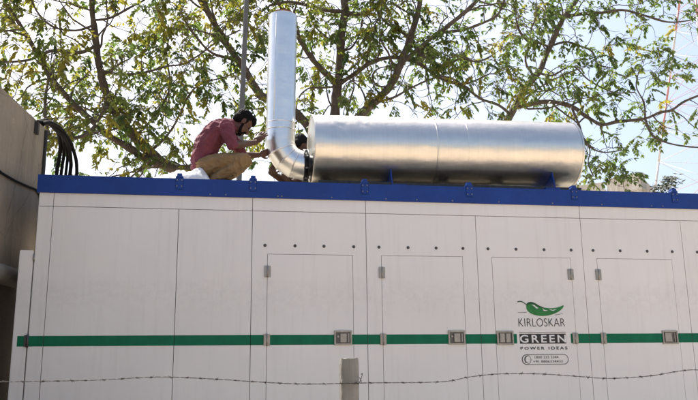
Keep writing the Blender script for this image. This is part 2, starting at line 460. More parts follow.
# rivets
rv = None
for x in (.473, .784, 1.088, 1.405, 1.677, 1.994, 2.304, 2.604, 2.887, 3.208, 3.533, 3.851, 4.112, 4.438, 4.767, 5.076, 5.388, 5.70, 6.02, 6.33):
    m = MB(); m.tube([(0, 0, 0), (0, -.004, 0), (0, -.008, 0)], [.0165, .0165, .010], 14)
    if rv is None:
        rv = m.build('rivet', 'rivet', ENC); base_rv = rv.location.copy(); rv.location = base_rv+Vector((x, 0, 2.857))
    else:
        c = rv.copy(); COL.objects.link(c); c.location = base_rv+Vector((x, 0, 2.857))
# blue rim
RIM = MB().box(XL-.025, XR+.03, -.022, 0, 3.356, 3.538)
RIM.box(XL-.025, XL-.003, 0, 2.45, 3.356, 3.538); RIM.box(XR+.008, XR+.03, 0, 2.45, 3.356, 3.538); RIM.box(XL-.025, XR+.03, 2.45, 2.472, 3.356, 3.538)
RIM = RIM.build('roof_rim', 'blue', ENC)
for x in (-.10, .06, .60, .64, 1.17, 1.76, 2.10, 2.50, 3.03, 3.66, 4.25, 4.86, 5.0):
    MB().tube([(x, -.022, 3.378), (x, -.028, 3.378)], .008, 8).build('rim_bolt', 'bolt', RIM)
for x in (-.415, .339, 1.530, 2.700, 3.930, 5.165):
    m = MB()
    m.prism([(x-.040, 3.545), (x+.040, 3.545), (x+.040, 3.556), (x+.026, 3.566), (x+.023, 3.592), (x-.023, 3.592), (x-.026, 3.566), (x-.040, 3.556)], -.03, .05)
    m.box(x-.040, x+.040, -.027, -.0225, 3.425, 3.545)
    b = m.build('lifting_bracket', 'blue', ENC, .003)
    for dx in (-.024, .024):
        for dz in (3.455, 3.52):
            MB().tube([(x+dx, -.027, dz), (x+dx, -.034, dz)], .0075, 8).build('bolt', 'bolt', b)
# thick acoustic door on the end face, its edge towards us
SD = MB().box(-1.922, -1.792, .004, 2.0, .45, 2.775).build('side_door', 'white', ENC, .006)
MB().box(-1.878, -1.793, .0015, .006, ZS0, ZS1).build('green_stripe', 'green', SD)
m = MB(); m.tube([(-1.783, -.006, 1.835), (-1.783, -.006, 1.955)], .013, 10); m.box(-1.815, -1.787, -.004, 0, 1.84, 1.95)
m.build('hinge', 'rivet', SD)
for z in (2.70, .7):
    m = MB(); m.tube([(-1.783, 0, z-.03), (-1.783, 0, z+.03)], .009, 8); m.build('hinge', 'steel', SD)
# the printed emblem on the third door
D3 = door_objs[2]; YL = -.0045
def cx(a): return 3.188+(a-85)*.001178
def cz(b): return 2.285-(b-70)*.00108
def flat(poly, name, mat, y):
    return MB().add([(x, y, z) for x, z in poly], [tuple(range(len(poly)))]).build(name, mat, D3)
def smooth2(poly, k=4):
    P = [Vector((x, 0, z)) for x, z in poly]; n = len(P); out = []
    for i in range(n):
        p0, p1, p2, p3 = P[i-1], P[i], P[(i+1) % n], P[(i+2) % n]
        for j in range(k):
            t = j/k; q = .5*((2*p1)+(p2-p0)*t+(2*p0-5*p1+4*p2-p3)*t*t+(3*p1-p0-3*p2+p3)*t**3)
            out.append((q.x, q.z))
    return out
pod = [(168,112),(176,86),(200,72),(232,74),(262,88),(295,108),(335,126),(390,133),(450,130),(500,116),(533,104),(522,130),(490,160),(445,184),(385,203),(315,211),(248,202),(200,180),(172,148)]
flat(smooth2([(cx(a), cz(b)) for a, b in pod]), 'pepper_emblem', 'chili', YL)
top = [(180,86),(200,72),(232,74),(262,88),(295,108),(335,126),(330,131),(290,122),(262,104),(232,92),(205,92),(182,104)]
flat(smooth2([(cx(a), cz(b)) for a, b in top], 3), 'pepper_emblem', 'chili_dark', YL-.0016)
for hl in ([(218,98),(246,102),(262,118),(286,134),(262,136),(250,122),(236,110)], [(322,132),(342,152),(372,154),(364,160),(334,160)], [(384,140),(402,146),(424,152),(462,138),(430,160),(404,154)]):
    flat([(cx(a), cz(b)) for a, b in hl], 'highlight', 'print_white', YL-.0016)
st = smooth_path([(cx(a), YL, cz(b)) for a, b in ((84,72),(112,66),(138,74),(160,90),(178,106))], 4)
MB().add([(p.x, YL-.001, p.z+.0055) for p in st]+[(p.x, YL-.001, p.z-.0055) for p in reversed(st)], [tuple(range(2*len(st)))]).build('pepper_stem', 'chili_dark', D3)
flat([(cx(82), cz(174)), (cx(172), cz(172)), (cx(172), cz(176)), (cx(82), cz(178))], 'rule', 'ink_thin', YL)
flat([(cx(440), cz(200)), (cx(520), cz(184)), (cx(520), cz(188)), (cx(440), cz(204))], 'rule', 'ink_thin', YL)
lettering('KIRLOSKAR', 3.186, 3.716, 2.021, 2.108, YL, 'ink', D3, -.012, 1.02)
MB().box(3.186, 3.718, YL, -.001, 1.957, 1.962).build('rule', 'ink_thin', D3)
MB().box(3.190, 3.716, YL+.0015, -.001, 1.840, 1.944).build('letter_block', 'ink', D3)
lettering('GREEN', 3.192, 3.714, 1.851, 1.933, YL, 'print_white', D3, .018, 1.3)
lettering('POWER IDEAS', 3.192, 3.724, 1.777, 1.808, YL, 'ink', D3, .022, 1.45)
def pill(x0, x1, z0, z1, w):
    r_ = (z1-z0)/2; zc = (z0+z1)/2; o_ = []; i_ = []
    for k in range(13):
        a = math.pi/2+math.pi*k/12; o_.append((x0+r_+r_*math.cos(a), zc+r_*math.sin(a))); i_.append((x0+r_+(r_-w)*math.cos(a), zc+(r_-w)*math.sin(a)))
    for k in range(13):
        a = -math.pi/2+math.pi*k/12; o_.append((x1-r_+r_*math.cos(a), zc+r_*math.sin(a))); i_.append((x1-r_+(r_-w)*math.cos(a), zc+(r_-w)*math.sin(a)))
    n = len(o_)
    MB().add([(x, YL, z) for x, z in o_+i_], [(k, (k+1) % n, n+(k+1) % n, n+k) for k in range(n)]).build('phone_outline', 'ink_thin', D3)
pill(3.200, 3.728, 1.620, 1.728, .006); pill(3.203, 3.305, 1.623, 1.725, .005)
hs = smooth_path([(3.266, YL, 1.712), (3.243, YL, 1.700), (3.234, YL, 1.674), (3.243, YL, 1.648), (3.262, YL, 1.637)], 4)
wd = [.011 if (k < 4 or k > len(hs)-5) else .006 for k in range(len(hs))]
MB().add([(p.x-w_, YL-.001, p.z) for p, w_ in zip(hs, wd)]+[(p.x+w_, YL-.001, p.z) for p, w_ in reversed(list(zip(hs, wd)))], [tuple(range(2*len(hs)))]).build('handset_symbol', 'ink', D3)
lettering('1800 233 3344', 3.345, 3.615, 1.684, 1.711, YL, 'ink_thin', D3, .004)
lettering('+91 8806334433', 3.325, 3.660, 1.640, 1.667, YL, 'ink_thin', D3, .004)

# ================================================================ SILENCER AND EXHAUST PIPE ON THE ROOF
def x_lathe(prof, axis_pt, tilt, seg=96):     # prof: (x, r) along a nearly horizontal axis
    m = MB(); vs = []; fs = []
    for x, r_ in prof:
        cz_ = axis_pt[1] + (x-1.03)*tilt
        for k in range(seg):
            a = 2*math.pi*k/seg; vs.append((x, axis_pt[0]+r_*math.cos(a), cz_+r_*math.sin(a)))
    for i in range(len(prof)-1):
        for k in range(seg):
            k2 = (k+1) % seg; fs.append((i*seg+k, i*seg+k2, (i+1)*seg+k2, (i+1)*seg+k))
    m.add(vs, fs, True); return m
TX0, TX1, TY, TZ, TR, TILT = 1.05, 4.345, .85, 4.158, .411, .0142
TK = thing('silencer', 'large horizontal aluminium clad silencer drum lying along the blue roof rim', 'silencer', (2.7, TY, 3.53))
prof = [(TX0+.02+i*(TX1-TX0-.04)/60, TR+.0022*math.sin(i*1.7)+.0016*math.sin(i*.61+1)) for i in range(61)]
prof = [(TX0+.02+i*(TX1-TX0-.04)/150, TR) for i in range(151)]
sh_ = x_lathe(prof, (TY, TZ), TILT, 160)
for i, (x, y, z) in enumerate(sh_.v):                 # hand-fitted sheet: shallow waves, a few dents
    zc = TZ+(x-1.03)*TILT; d = Vector((0, y-TY, z-zc)).normalized(); p = Vector((x, y, z))
    h = .0022*noise.noise(Vector((x*1.8, y*3, z*3))) + .0012*noise.noise(Vector((x*9, y*2.5, z*2.5)))
    for cx_, cy_, cz2, rad_, dep in ((1.35, .46, 4.31, .16, .010), (1.62, .50, 4.38, .10, .007), (3.62, .47, 4.33, .13, .007), (2.35, .44, 4.05, .10, .004)):
        h -= dep*math.exp(-((p-Vector((cx_, cy_, cz2))).length/rad_)**2*2)*(1+.8*noise.noise(p*16))
    sh_.v[i] = tuple(p+d*h)
sh_.build('shell', 'tank', TK)
for x, s in ((TX0, 1), (TX1, -1)):
    m = x_lathe([(x+s*.025, TR+.003), (x+s*.004, TR+.0035), (x, TR), (x, TR-.02), (x+s*.006, TR-.03)], (TY, TZ), TILT)
    seg = 96; z = TZ+(x+s*.006-1.03)*TILT
    m.add([(x+s*.006, TY+(TR-.03)*math.cos(2*math.pi*k/seg), z+(TR-.03)*math.sin(2*math.pi*k/seg)) for k in range(seg)], [tuple(range(seg))])
    m.build('end_cap', 'tank', TK)
m = MB()
m.box(TX0+.05, TX1-.05, TY-.34, TY-.22, 3.526, 3.70); m.box(TX0+.05, TX1-.05, TY+.22, TY+.34, 3.526, 3.70)
for x in (1.2, 2.0, 2.7, 3.4, 4.1): m.box(x-.04, x+.04, TY-.219, TY+.219, 3.526, 3.69)
m.build('gap_filler_rails', 'bellows', TK)  # added rails filling the bright gap, dark to stand in for shade
for x, w, h in ((2.51, .011, .008), (2.885, .004, .002)):
    x_lathe([(x-w, TR), (x-w*.7, TR+h), (x+w*.7, TR+h), (x+w, TR)], (TY, TZ), TILT).build('band_seam', 'tank', TK)
for x in (1.955, 3.955):
    m = MB(); zc = TZ+(x-1.03)*TILT
    arc = []
    for k in range(17):
        a = math.pi+R(46)+ (math.pi-R(92))*k/16
        arc.append((TY+(TR+.004)*math.cos(a), zc+(TR+.004)*math.sin(a)))
    poly = [(TY-.40, 3.526), (TY-.37, 3.64)]+arc+[(TY+.37, 3.64), (TY+.40, 3.526)]
    n = len(poly)
    m.add([(x-.007, y, z) for y, z in poly]+[(x+.007, y, z) for y, z in poly],
          [tuple(range(n)), tuple(range(2*n-1, n-1, -1))]+[(i, n+i, n+(i+1) % n, (i+1) % n) for i in range(n)])
    dx = .06 if x < 3 else -.07
    m.box(x+dx-.09, x+dx+.09, TY-.44, TY-.25, 3.526, 3.655 if x < 3 else 3.668)
    m.box(x+dx-.09, x+dx+.09, TY+.25, TY+.44, 3.526, 3.69)
    m.build('saddle', 'blue', TK)
x_lathe([(.985, .12), (1.075, .12)], (TY, 3.955), 0, 32).build('inlet', 'bellows', TK)

PX, PR, BR = .688, .173, .27          # pipe axis, radius, bend radius
ZB = 3.955+BR                         # top of the bend
PIPE = thing('exhaust_pipe', 'tall shiny aluminium clad exhaust pipe with segmented elbow at the drum end', 'exhaust pipe', (PX, TY, 3.6))
def ring(c, d, up, rad, seg=64, mitre=None):
    # circle in the plane through c with normal mitre, cut from a tube running along d
    d = Vector(d); a = Vector((0, 1, 0)); b = d.cross(a); out = []
    mit = Vector(mitre) if mitre else d
    for k in range(seg):
        t = 2*math.pi*k/seg; off = a*math.cos(t)*rad + b*math.sin(t)*rad
        off = off - d*(off.dot(mit)/d.dot(mit))
        out.append(Vector(c)+off)
    return out
def loft(rings, smooth=True, m=None):
    m = m or MB(); n = len(rings[0])
    m.add([p for r_ in rings for p in r_], [(i*n+k, i*n+(k+1) % n, (i+1)*n+(k+1) % n, (i+1)*n+k) for i in range(len(rings)-1) for k in range(n)], smooth)
    return m
def lean(z): return (z-ZB)*.013
ztop = 5.835; rings = []
for i in range(25):
    z = ZB + (ztop-ZB)*i/24
    rings.append(ring((PX+lean(z), TY, z), (0, 0, 1), None, PR+.0016*math.sin(i*1.9)))
duct = loft(rings)
rr = [ring((PX+lean(ztop), TY, ztop), (0, 0, 1), None, PR+e) for e in (0, .004, -.012, -.03)]
rr = [rr[0], [p+Vector((0, 0, .004)) for p in rr[1]], [p+Vector((0, 0, .006)) for p in rr[2]], rr[3]]
loft(rr, True, duct); duct.build('duct', 'pipe', PIPE)
m = MB(); loft([ring((PX+lean(ztop), TY, ztop+e), (0, 0, 1), None, .118) for e in (-.3, .055)], True, m)
loft([ring((PX+lean(ztop), TY, ztop+.055), (0, 0, 1), None, r_) for r_ in (.118, .105)], True, m)
loft([ring((PX+lean(ztop), TY, ztop+e), (0, 0, 1), None, .105) for e in (.055, -.3)], True, m)
m.build('inner_pipe', 'rust', PIPE)
for z in (4.37, 4.455):
    loft([ring((PX+lean(z), TY, z+e), (0, 0, 1), None, PR+h) for e, h in ((-.007, 0), (-.004, .005), (.004, .005), (.007, 0))]).build('band_seam', 'pipe', PIPE)
# lengthwise lap joint down the duct, facing front left
m = MB(); a = R(238)
for s_ in (1,):
    p0 = Vector((PX+lean(ZB+.24)+(PR+.001)*math.cos(a), TY+(PR+.001)*math.sin(a), ZB+.24)); p1 = Vector((PX+lean(ztop)+(PR+.001)*math.cos(a), TY+(PR+.001)*math.sin(a), ztop-.01))
    m.tube([p0, p1], .0035, 6)
m.build('lap_joint', 'pipe', PIPE)
# gored elbow: five mitred pieces from vertical to horizontal
C0 = Vector((PX+BR, TY, ZB)); NG_ = 4
angs = [90*(k/NG_) for k in range(NG_+1)]
def ax(deg): return C0+Vector((-BR*math.cos(R(deg)), 0, -BR*math.sin(R(deg))))
def tg(deg): return Vector((math.sin(R(deg)), 0, -math.cos(R(deg))))
elb = MB(); joints = []
for k in range(NG_):
    a0, a1 = angs[k], angs[k+1]; mid = (a0+a1)/2; d = tg(mid)
    chord_c = lambda a: C0+Vector((-math.cos(R(a)), 0, -math.sin(R(a))))*(BR/math.cos(R((a1-a0)/2)) if False else BR)
    loft([ring(ax(a0), d, None, PR, mitre=tg(a0)), ring(ax(a1), d, None, PR, mitre=tg(a1))], True, elb)
elb.build('elbow', 'pipe', PIPE)
for a in angs[1:-1]:
    t = tg(a)
    loft([ring(ax(a)+t*e, t, None, PR+h) for e, h in ((-.008, .0005), (-.004, .0065), (.004, .0065), (.008, .0005))]).build('elbow_seam', 'pipe', PIPE)
# dark flanges and bellows between elbow and drum
xs = [.957, .962, .970, .970, .978, .978, .986, .992, .998, 1.004, 1.004, 1.014, 1.014, 1.024]
rs = [.165, .195, .195, .13, .13, .16, .125, .16, .125, .16, .195, .195, .15, .15]
x_lathe(list(zip(xs, rs)), (TY, 3.955), 0, 40).build('flange', 'bellows', PIPE)
for k in range(8):
    a = 2*math.pi*(k+.5)/8
    MB().tube([(.952, TY+.18*math.cos(a), 3.955+.18*math.sin(a)), (1.022, TY+.18*math.cos(a), 3.955+.18*math.sin(a))], .011, 6).build('flange_bolt', 'bolt', PIPE)

# ---------------------------------------------------------------- crumpled white sheet on the roof
def sheet():
    nx, ny = 56, 30; m = MB(); vs = []; fs = []
    x0, x1, y0, y1 = -.82, -.10, .06, .75
    for j in range(ny+1):
        for i in range(nx+1):
            u, v = i/nx, j/ny
            env = min(1, u/.75)**.9 * min(1, (1-u)/.18)**.5 * min(1, v/.25)**.6 * min(1, (1-v)/.3)**.6
            h = .018+.165*env*(1+.35*noise.noise(Vector((u*5, v*4, 2.2)))) + .05*env*abs(noise.noise(Vector((u*11, v*9, 7))))
            vs.append((x0+(x1-x0)*u+.04*noise.noise(Vector((v*5, 1, 1)))*(1 if u > .5 else -1), y0+(y1-y0)*v+.04*noise.noise(Vector((u*6, 3, 1))), 3.526+h))
    k = len(vs); nxx = nx+1
    fs = [(j*nxx+i, j*nxx+i+1, (j+1)*nxx+i+1, (j+1)*nxx+i) for j in range(ny) for i in range(nx)]
    m.add(vs, fs, True)
    low = [(x, y, 3.526) for x, y, z in vs]
    border = [i for i in range(nxx)]+[j*nxx+nx for j in range(1, ny+1)]+[ny*nxx+i for i in range(nx-1, -1, -1)]+[j*nxx for j in range(ny-1, 0, -1)]
    b = len(border)
    m.add([vs[i] for i in border]+[low[i] for i in border], [(i, (i+1) % b, b+(i+1) % b, b+i) for i in range(b)], True)
    tag(m.build('white_sheet', 'sheet'), 'crumpled white cloth sheet heaped on the roof behind the crouching man', 'sheet')
sheet()

# ================================================================ PEOPLE
class Blob:
    def __init__(s): s.bm = bmesh.new()
    def ell(s, c, rad, axes=None, sub=3):
        M4 = Matrix.Identity(4)
        if axes: M4 = Matrix(axes).transposed().to_4x4()
        mat = Matrix.Translation(Vector(c)) @ M4 @ Matrix.Diagonal((*rad, 1))
        bmesh.ops.create_icosphere(s.bm, subdivisions=sub, radius=1, matrix=mat)
    def cap(s, p0, p1, r0, r1, seg=14):
        p0, p1 = Vector(p0), Vector(p1); d = (p1-p0).normalized(); a = d.orthogonal().normalized(); b = d.cross(a)
        prof = [(-r0*math.cos(t), r0*math.sin(t), 0) for t in (R(10), R(35), R(62))]+[(0, r0, 0)]
        prof += [(0, r1, 1)]+[(r1*math.cos(t), r1*math.sin(t), 1) for t in (R(62), R(35), R(10))]
        rows = []
        for h, rr_, e in prof:
            c = (p1 if e else p0)+d*h
            rows.append([s.bm.verts.new(c+(a*math.cos(2*math.pi*k/seg)+b*math.sin(2*math.pi*k/seg))*rr_) for k in range(seg)])
        for i in range(len(rows)-1):
            for k in range(seg): s.bm.faces.new((rows[i][k], rows[i][(k+1) % seg], rows[i+1][(k+1) % seg], rows[i+1][k]))
        s.bm.faces.new(list(reversed(rows[0]))); s.bm.faces.new(rows[-1])
    def chain(s, pts, rads, seg=14):
        for i in range(len(pts)-1): s.cap(pts[i], pts[i+1], rads[i], rads[i+1], seg)
    def torso(s, pts):     # (x,y,z, in-plane radius, side radius)
        for i in range(len(pts)-1):
            A = Vector(pts[i][:3]); B = Vector(pts[i+1][:3]); d = (B-A).normalized()
            for k in range(7):
                t = k/6; ra = pts[i][3]*(1-t)+pts[i+1][3]*t; rb = pts[i][4]*(1-t)+pts[i+1][4]*t
                side = SIDE - d*SIDE.dot(d); side.normalize(); dep = side.cross(d)
                s.ell(A.lerp(B, t), (ra, rb, ra*.9), (dep, side, d), 2)
    def build(s, name, mat, parent, voxel, smooth=4, disp=None):
        bmesh.ops.recalc_face_normals(s.bm, faces=s.bm.faces)
        me = bpy.data.meshes.new(name); s.bm.to_mesh(me); s.bm.free()
        o = bpy.data.objects.new(name, me); COL.objects.link(o)
        md = o.modifiers.new('r', 'REMESH'); md.mode = 'VOXEL'; md.voxel_size = voxel; md.use_smooth_shade = True
        sm = o.modifiers.new('s', 'SMOOTH'); sm.iterations = smooth; sm.factor = .5
        bpy.context.view_layer.update()
        me2 = bpy.data.meshes.new_from_object(o.evaluated_get(bpy.context.evaluated_depsgraph_get()))
        o.modifiers.clear(); o.data = me2; bpy.data.meshes.remove(me); me2.name = name
        if disp:
            nn = [v.normal.copy() for v in me2.vertices]
            for v, n_ in zip(me2.vertices, nn): v.co += n_*disp(v.co)
        me2.polygons.foreach_set('use_smooth', [True]*len(me2.polygons))
        me2.materials.clear(); me2.materials.append(M[mat])
        o.parent = parent; o.matrix_parent_inverse = Matrix.Translation(-wloc(parent))
        return o
SIDE = Vector((0, 1, 0))
def frame(f, side):
    f = Vector(f).normalized(); u = f.cross(Vector(side)).normalized()
    if u.z < 0: u = -u
    s_ = u.cross(f).normalized(); return f, s_, u
def head(bl, c, F, Sd, U, k):
    P = lambda x, y, z: Vector(c)+F*x*k+Sd*y*k+U*z*k
    A = (F, Sd, U); q = lambda *r_: tuple(v*k for v in r_)
    bl.ell(P(-.01, 0, .03), q(.098, .077, .088), A); bl.ell(P(.03, 0, -.04), q(.066, .062, .085), A)
    bl.ell(P(.042, 0, -.085), q(.047, .05, .035), A); bl.ell(P(.07, 0, -.102), q(.022, .026, .02), A)
    bl.cap(P(.09, 0, -.002), P(.112, 0, -.04), .010*k, .015*k); bl.ell(P(.103, 0, -.042), q(.012, .02, .010), A)
    bl.ell(P(.090, 0, -.066), q(.012, .024, .007), A); bl.ell(P(.088, 0, -.078), q(.012, .022, .007), A)
    bl.ell(P(.080, 0, .014), q(.018, .05, .012), A)
    for s_ in (-1, 1):
        bl.ell(P(-.005, s_*.076, -.015), q(.022, .012, .034), A); bl.ell(P(.06, s_*.035, -.03), q(.028, .024, .022), A)
    return P
def hand(bl, wrist, d, n, side, k=1.05, curl=(18, 30, 25)):
    # d: towards the fingers, n: the way the palm faces, side: towards the thumb
    d = Vector(d).normalized(); n = Vector(n); n = (n-d*n.dot(d)).normalized(); s_ = d.cross(n)
    if s_.dot(Vector(side)) < 0: s_ = -s_
    W_ = Vector(wrist)
    bl.ell(W_+d*.048*k, (.050*k, .042*k, .017*k), (d, s_, n)); bl.ell(W_+d*.07*k, (.026*k, .043*k, .014*k), (d, s_, n))
    for off, L in ((.031, .076), (.011, .086), (-.010, .080), (-.030, .063)):
        p = W_+d*.085*k+s_*off*k; ang = 0; pts = [p-d*.015*k, p]
        fan = s_*off*1.6
        for seg_, c_ in zip((.45, .31, .24), curl):
            ang += R(c_); dd = (d*math.cos(ang)+n*math.sin(ang)+fan).normalized(); p = p+dd*L*seg_*k; pts.append(p)
        bl.chain(pts, [.0095*k, .0095*k, .0088*k, .0082*k, .007*k], 8)
    p = W_+d*.028*k+s_*.030*k; pts = [p]
    for L, a_, b_ in ((.036, .62, .25), (.032, .40, .35), (.026, .25, .45)):
        p = p+(d*(1-a_*.5)+s_*a_+n*b_).normalized()*L*k; pts.append(p)
    bl.chain(pts, [.014*k, .012*k, .010*k, .008*k], 8)
def folds(amp, sc, seed):                 # creases: sharp ridges between soft hollows
    def f(co):
        p = Vector((co.x*sc+seed, co.y*sc*.7, co.z*sc*1.25))
        p = p+Vector((noise.noise(p*.6), noise.noise(p*.6+Vector((7, 0, 0))), noise.noise(p*.6+Vector((0, 9, 0)))))*.8
        r_ = (1-abs(noise.noise(p)))**4; r2 = (1-abs(noise.noise(p*2.1+Vector((3, 1, 0)))))**4
        return amp*(r_*.9+r2*.45-.5)
    return f
def foot(bl, ankle, toe, k=1.):
    a, t = Vector(ankle), Vector(toe); d = (t-a); 
    bl.chain([a, a.lerp(t, .5)+Vector((0, 0, -.005)), t], [.045*k, .044*k, .034*k], 12)

def crouching_man():
    t = thing('person', 'man in dusty red shirt and khaki trousers crouching with hands on the pipe', 'person', (0, .42, 3.53))
    hips = (-.165, .42, 3.80)
    spine = [(-.195, .42, 3.785, .118, .155), (-.200, .42, 3.90, .118, .150), (-.150, .42, 4.05, .130, .165), (-.050, .42, 4.19, .122, .178), (.035, .42, 4.250, .090, .13)]
    shR, elR, wrR = (.045, .245, 4.195), (.120, .175, 3.975), (.390, .62, 4.150)
    shL, elL, wrL = (.075, .60, 4.235), (.255, .68, 4.00), (.445, .80, 4.055)
    hipR, knR, anR = (-.165, .32, 3.775), (.245, .215, 3.830), (-.05, .275, 3.635)
    hipL, knL, anL = (-.165, .52, 3.785), (.275, .60, 3.915), (.01, .54, 3.655)
    toeR, toeL = (.16, .25, 3.556), (.22, .54, 3.556)
    F, Sd, U = frame((.64, .20, -.74), (-.3, .95, 0)); hc = (.232, .41, 4.312); k = 1.12
    b = Blob()
    for tr in (spine,): b.torso([(x, y, z, r_*.93, q*.93) for x, y, z, r_, q in tr])
    b.chain([(.03, .42, 4.255), (.115, .42, 4.275), (.20, .42, 4.29)], [.075, .066, .062])
    P = head(b, hc, F, Sd, U, k)
    for sh, el, wr in ((shR, elR, wrR), (shL, elL, wrL)):
        b.cap(sh, el, .058, .045); m_ = Vector(el).lerp(Vector(wr), .35)
        b.chain([el, m_, wr], [.044, .045, .030])
    hand(b, wrR, (.60, .16, .77), (.28, .93, -.2), (-.8, 0, .5), 1.2, (6, 16, 18))
    hand(b, wrL, (.75, .25, .35), (.25, .7, .5), (.1, .3, -.9), 1.1, (24, 34, 30))
    for hp, kn, an, toe in ((hipR, knR, anR, toeR), (hipL, knL, anL, toeL)):
        b.cap(hp, kn, .080, .055); b.chain([kn, Vector(kn).lerp(Vector(an), .4), an], [.052, .052, .036]); foot(b, an, toe, .8)
    b.build('body', 'skin', t, .0055, 3)
    # shirt with sleeves to the elbow and a loose tail
    s_ = Blob()
    s_.torso([(x, y, z, r_*1.09, q*1.07) for x, y, z, r_, q in spine])
    s_.torso([(-.225, .42, 3.79, .100, .165), (-.205, .42, 3.90, .126, .16)])
    for sh, el in ((shR, elR), (shL, elL)):
        E_ = Vector(sh).lerp(Vector(el), .97); s_.chain([sh, Vector(sh).lerp(Vector(el), .5), E_], [.080, .070, .062])
    s_.cap((.04, .42, 4.262), (.12, .42, 4.285), .088, .074)
    s_.build('shirt', 'shirt', t, .006, 5, folds(.017, 7, 3))
    c = Blob(); c.chain([(.10, .36, 4.30), (.13, .355, 4.24), (.16, .36, 4.215)], [.020, .022, .016]); c.chain([(.10, .36, 4.30), (.085, .42, 4.335), (.10, .48, 4.31), (.135, .49, 4.26)], [.02, .02, .02, .018])
    c.build('collar', 'shirt', t, .006, 3)
    tr = Blob()
    tr.torso([(-.16, .42, 3.745, .118, .170), (-.165, .42, 3.83, .122, .168)])
    tr.chain([hipR, Vector(hipR).lerp(Vector(knR), .55)+Vector((0, 0, .012)), knR], [.108, .094, .074])
    tr.chain([hipL, Vector(hipL).lerp(Vector(knL), .55)+Vector((0, 0, .012)), knL], [.108, .094, .074])
    for kn, an in ((knR, anR), (knL, anL)): tr.chain([kn, Vector(kn).lerp(Vector(an), .45)+Vector((0, 0, -.008)), an], [.072, .070, .054])
    tr.build('trousers', 'trousers', t, .006, 4, folds(.017, 8, 9))
    for an, toe in ((anR, toeR), (anL, toeL)):
        f = Blob(); foot(f, Vector(an)+Vector((-.01, 0, -.012)), toe, .95); f.build('shoe', 'shoe', t, .008, 3)
    h = Blob(); A = (F, Sd, U)
    for p, r_ in (((-.026, 0, .048), (.096, .085, .086)), ((-.052, 0, .0), (.064, .079, .066)), ((.03, 0, .088), (.066, .066, .044)), ((.055, 0, .075), (.045, .058, .034))):
        h.ell(P(*p), tuple(v*k for v in r_), A)
    for sg in (-1, 1): h.ell(P(.012, sg*.068, .01), (.018*k, .014*k, .036*k), A)
    h.build('hair', 'hair', t, .006, 2, folds(.007, 34, 1))
    bd = Blob()
    bd.ell(P(.066, 0, -.108), (.026*k, .033*k, .018*k), A); bd.ell(P(.098, 0, -.055), (.010*k, .028*k, .007*k), A)
    for sg in (-1, 1):
        bd.chain([P(.012, sg*.066, -.03), P(.028, sg*.060, -.085), P(.06, sg*.038, -.11)], [.010*k, .014*k, .017*k])
        bd.chain([P(.095, sg*.026, -.058), P(.082, sg*.034, -.09)], [.008*k, .010*k])
    bd.build('beard', 'hair', t, .005, 2, folds(.003, 40, 4))
    for sg in (-1, 1):
        e = Blob(); e.ell(P(.083, sg*.031, -.006), (.009*k, .012*k, .007*k), A); e.build('eye', 'eye', t, .003, 1)
crouching_man()

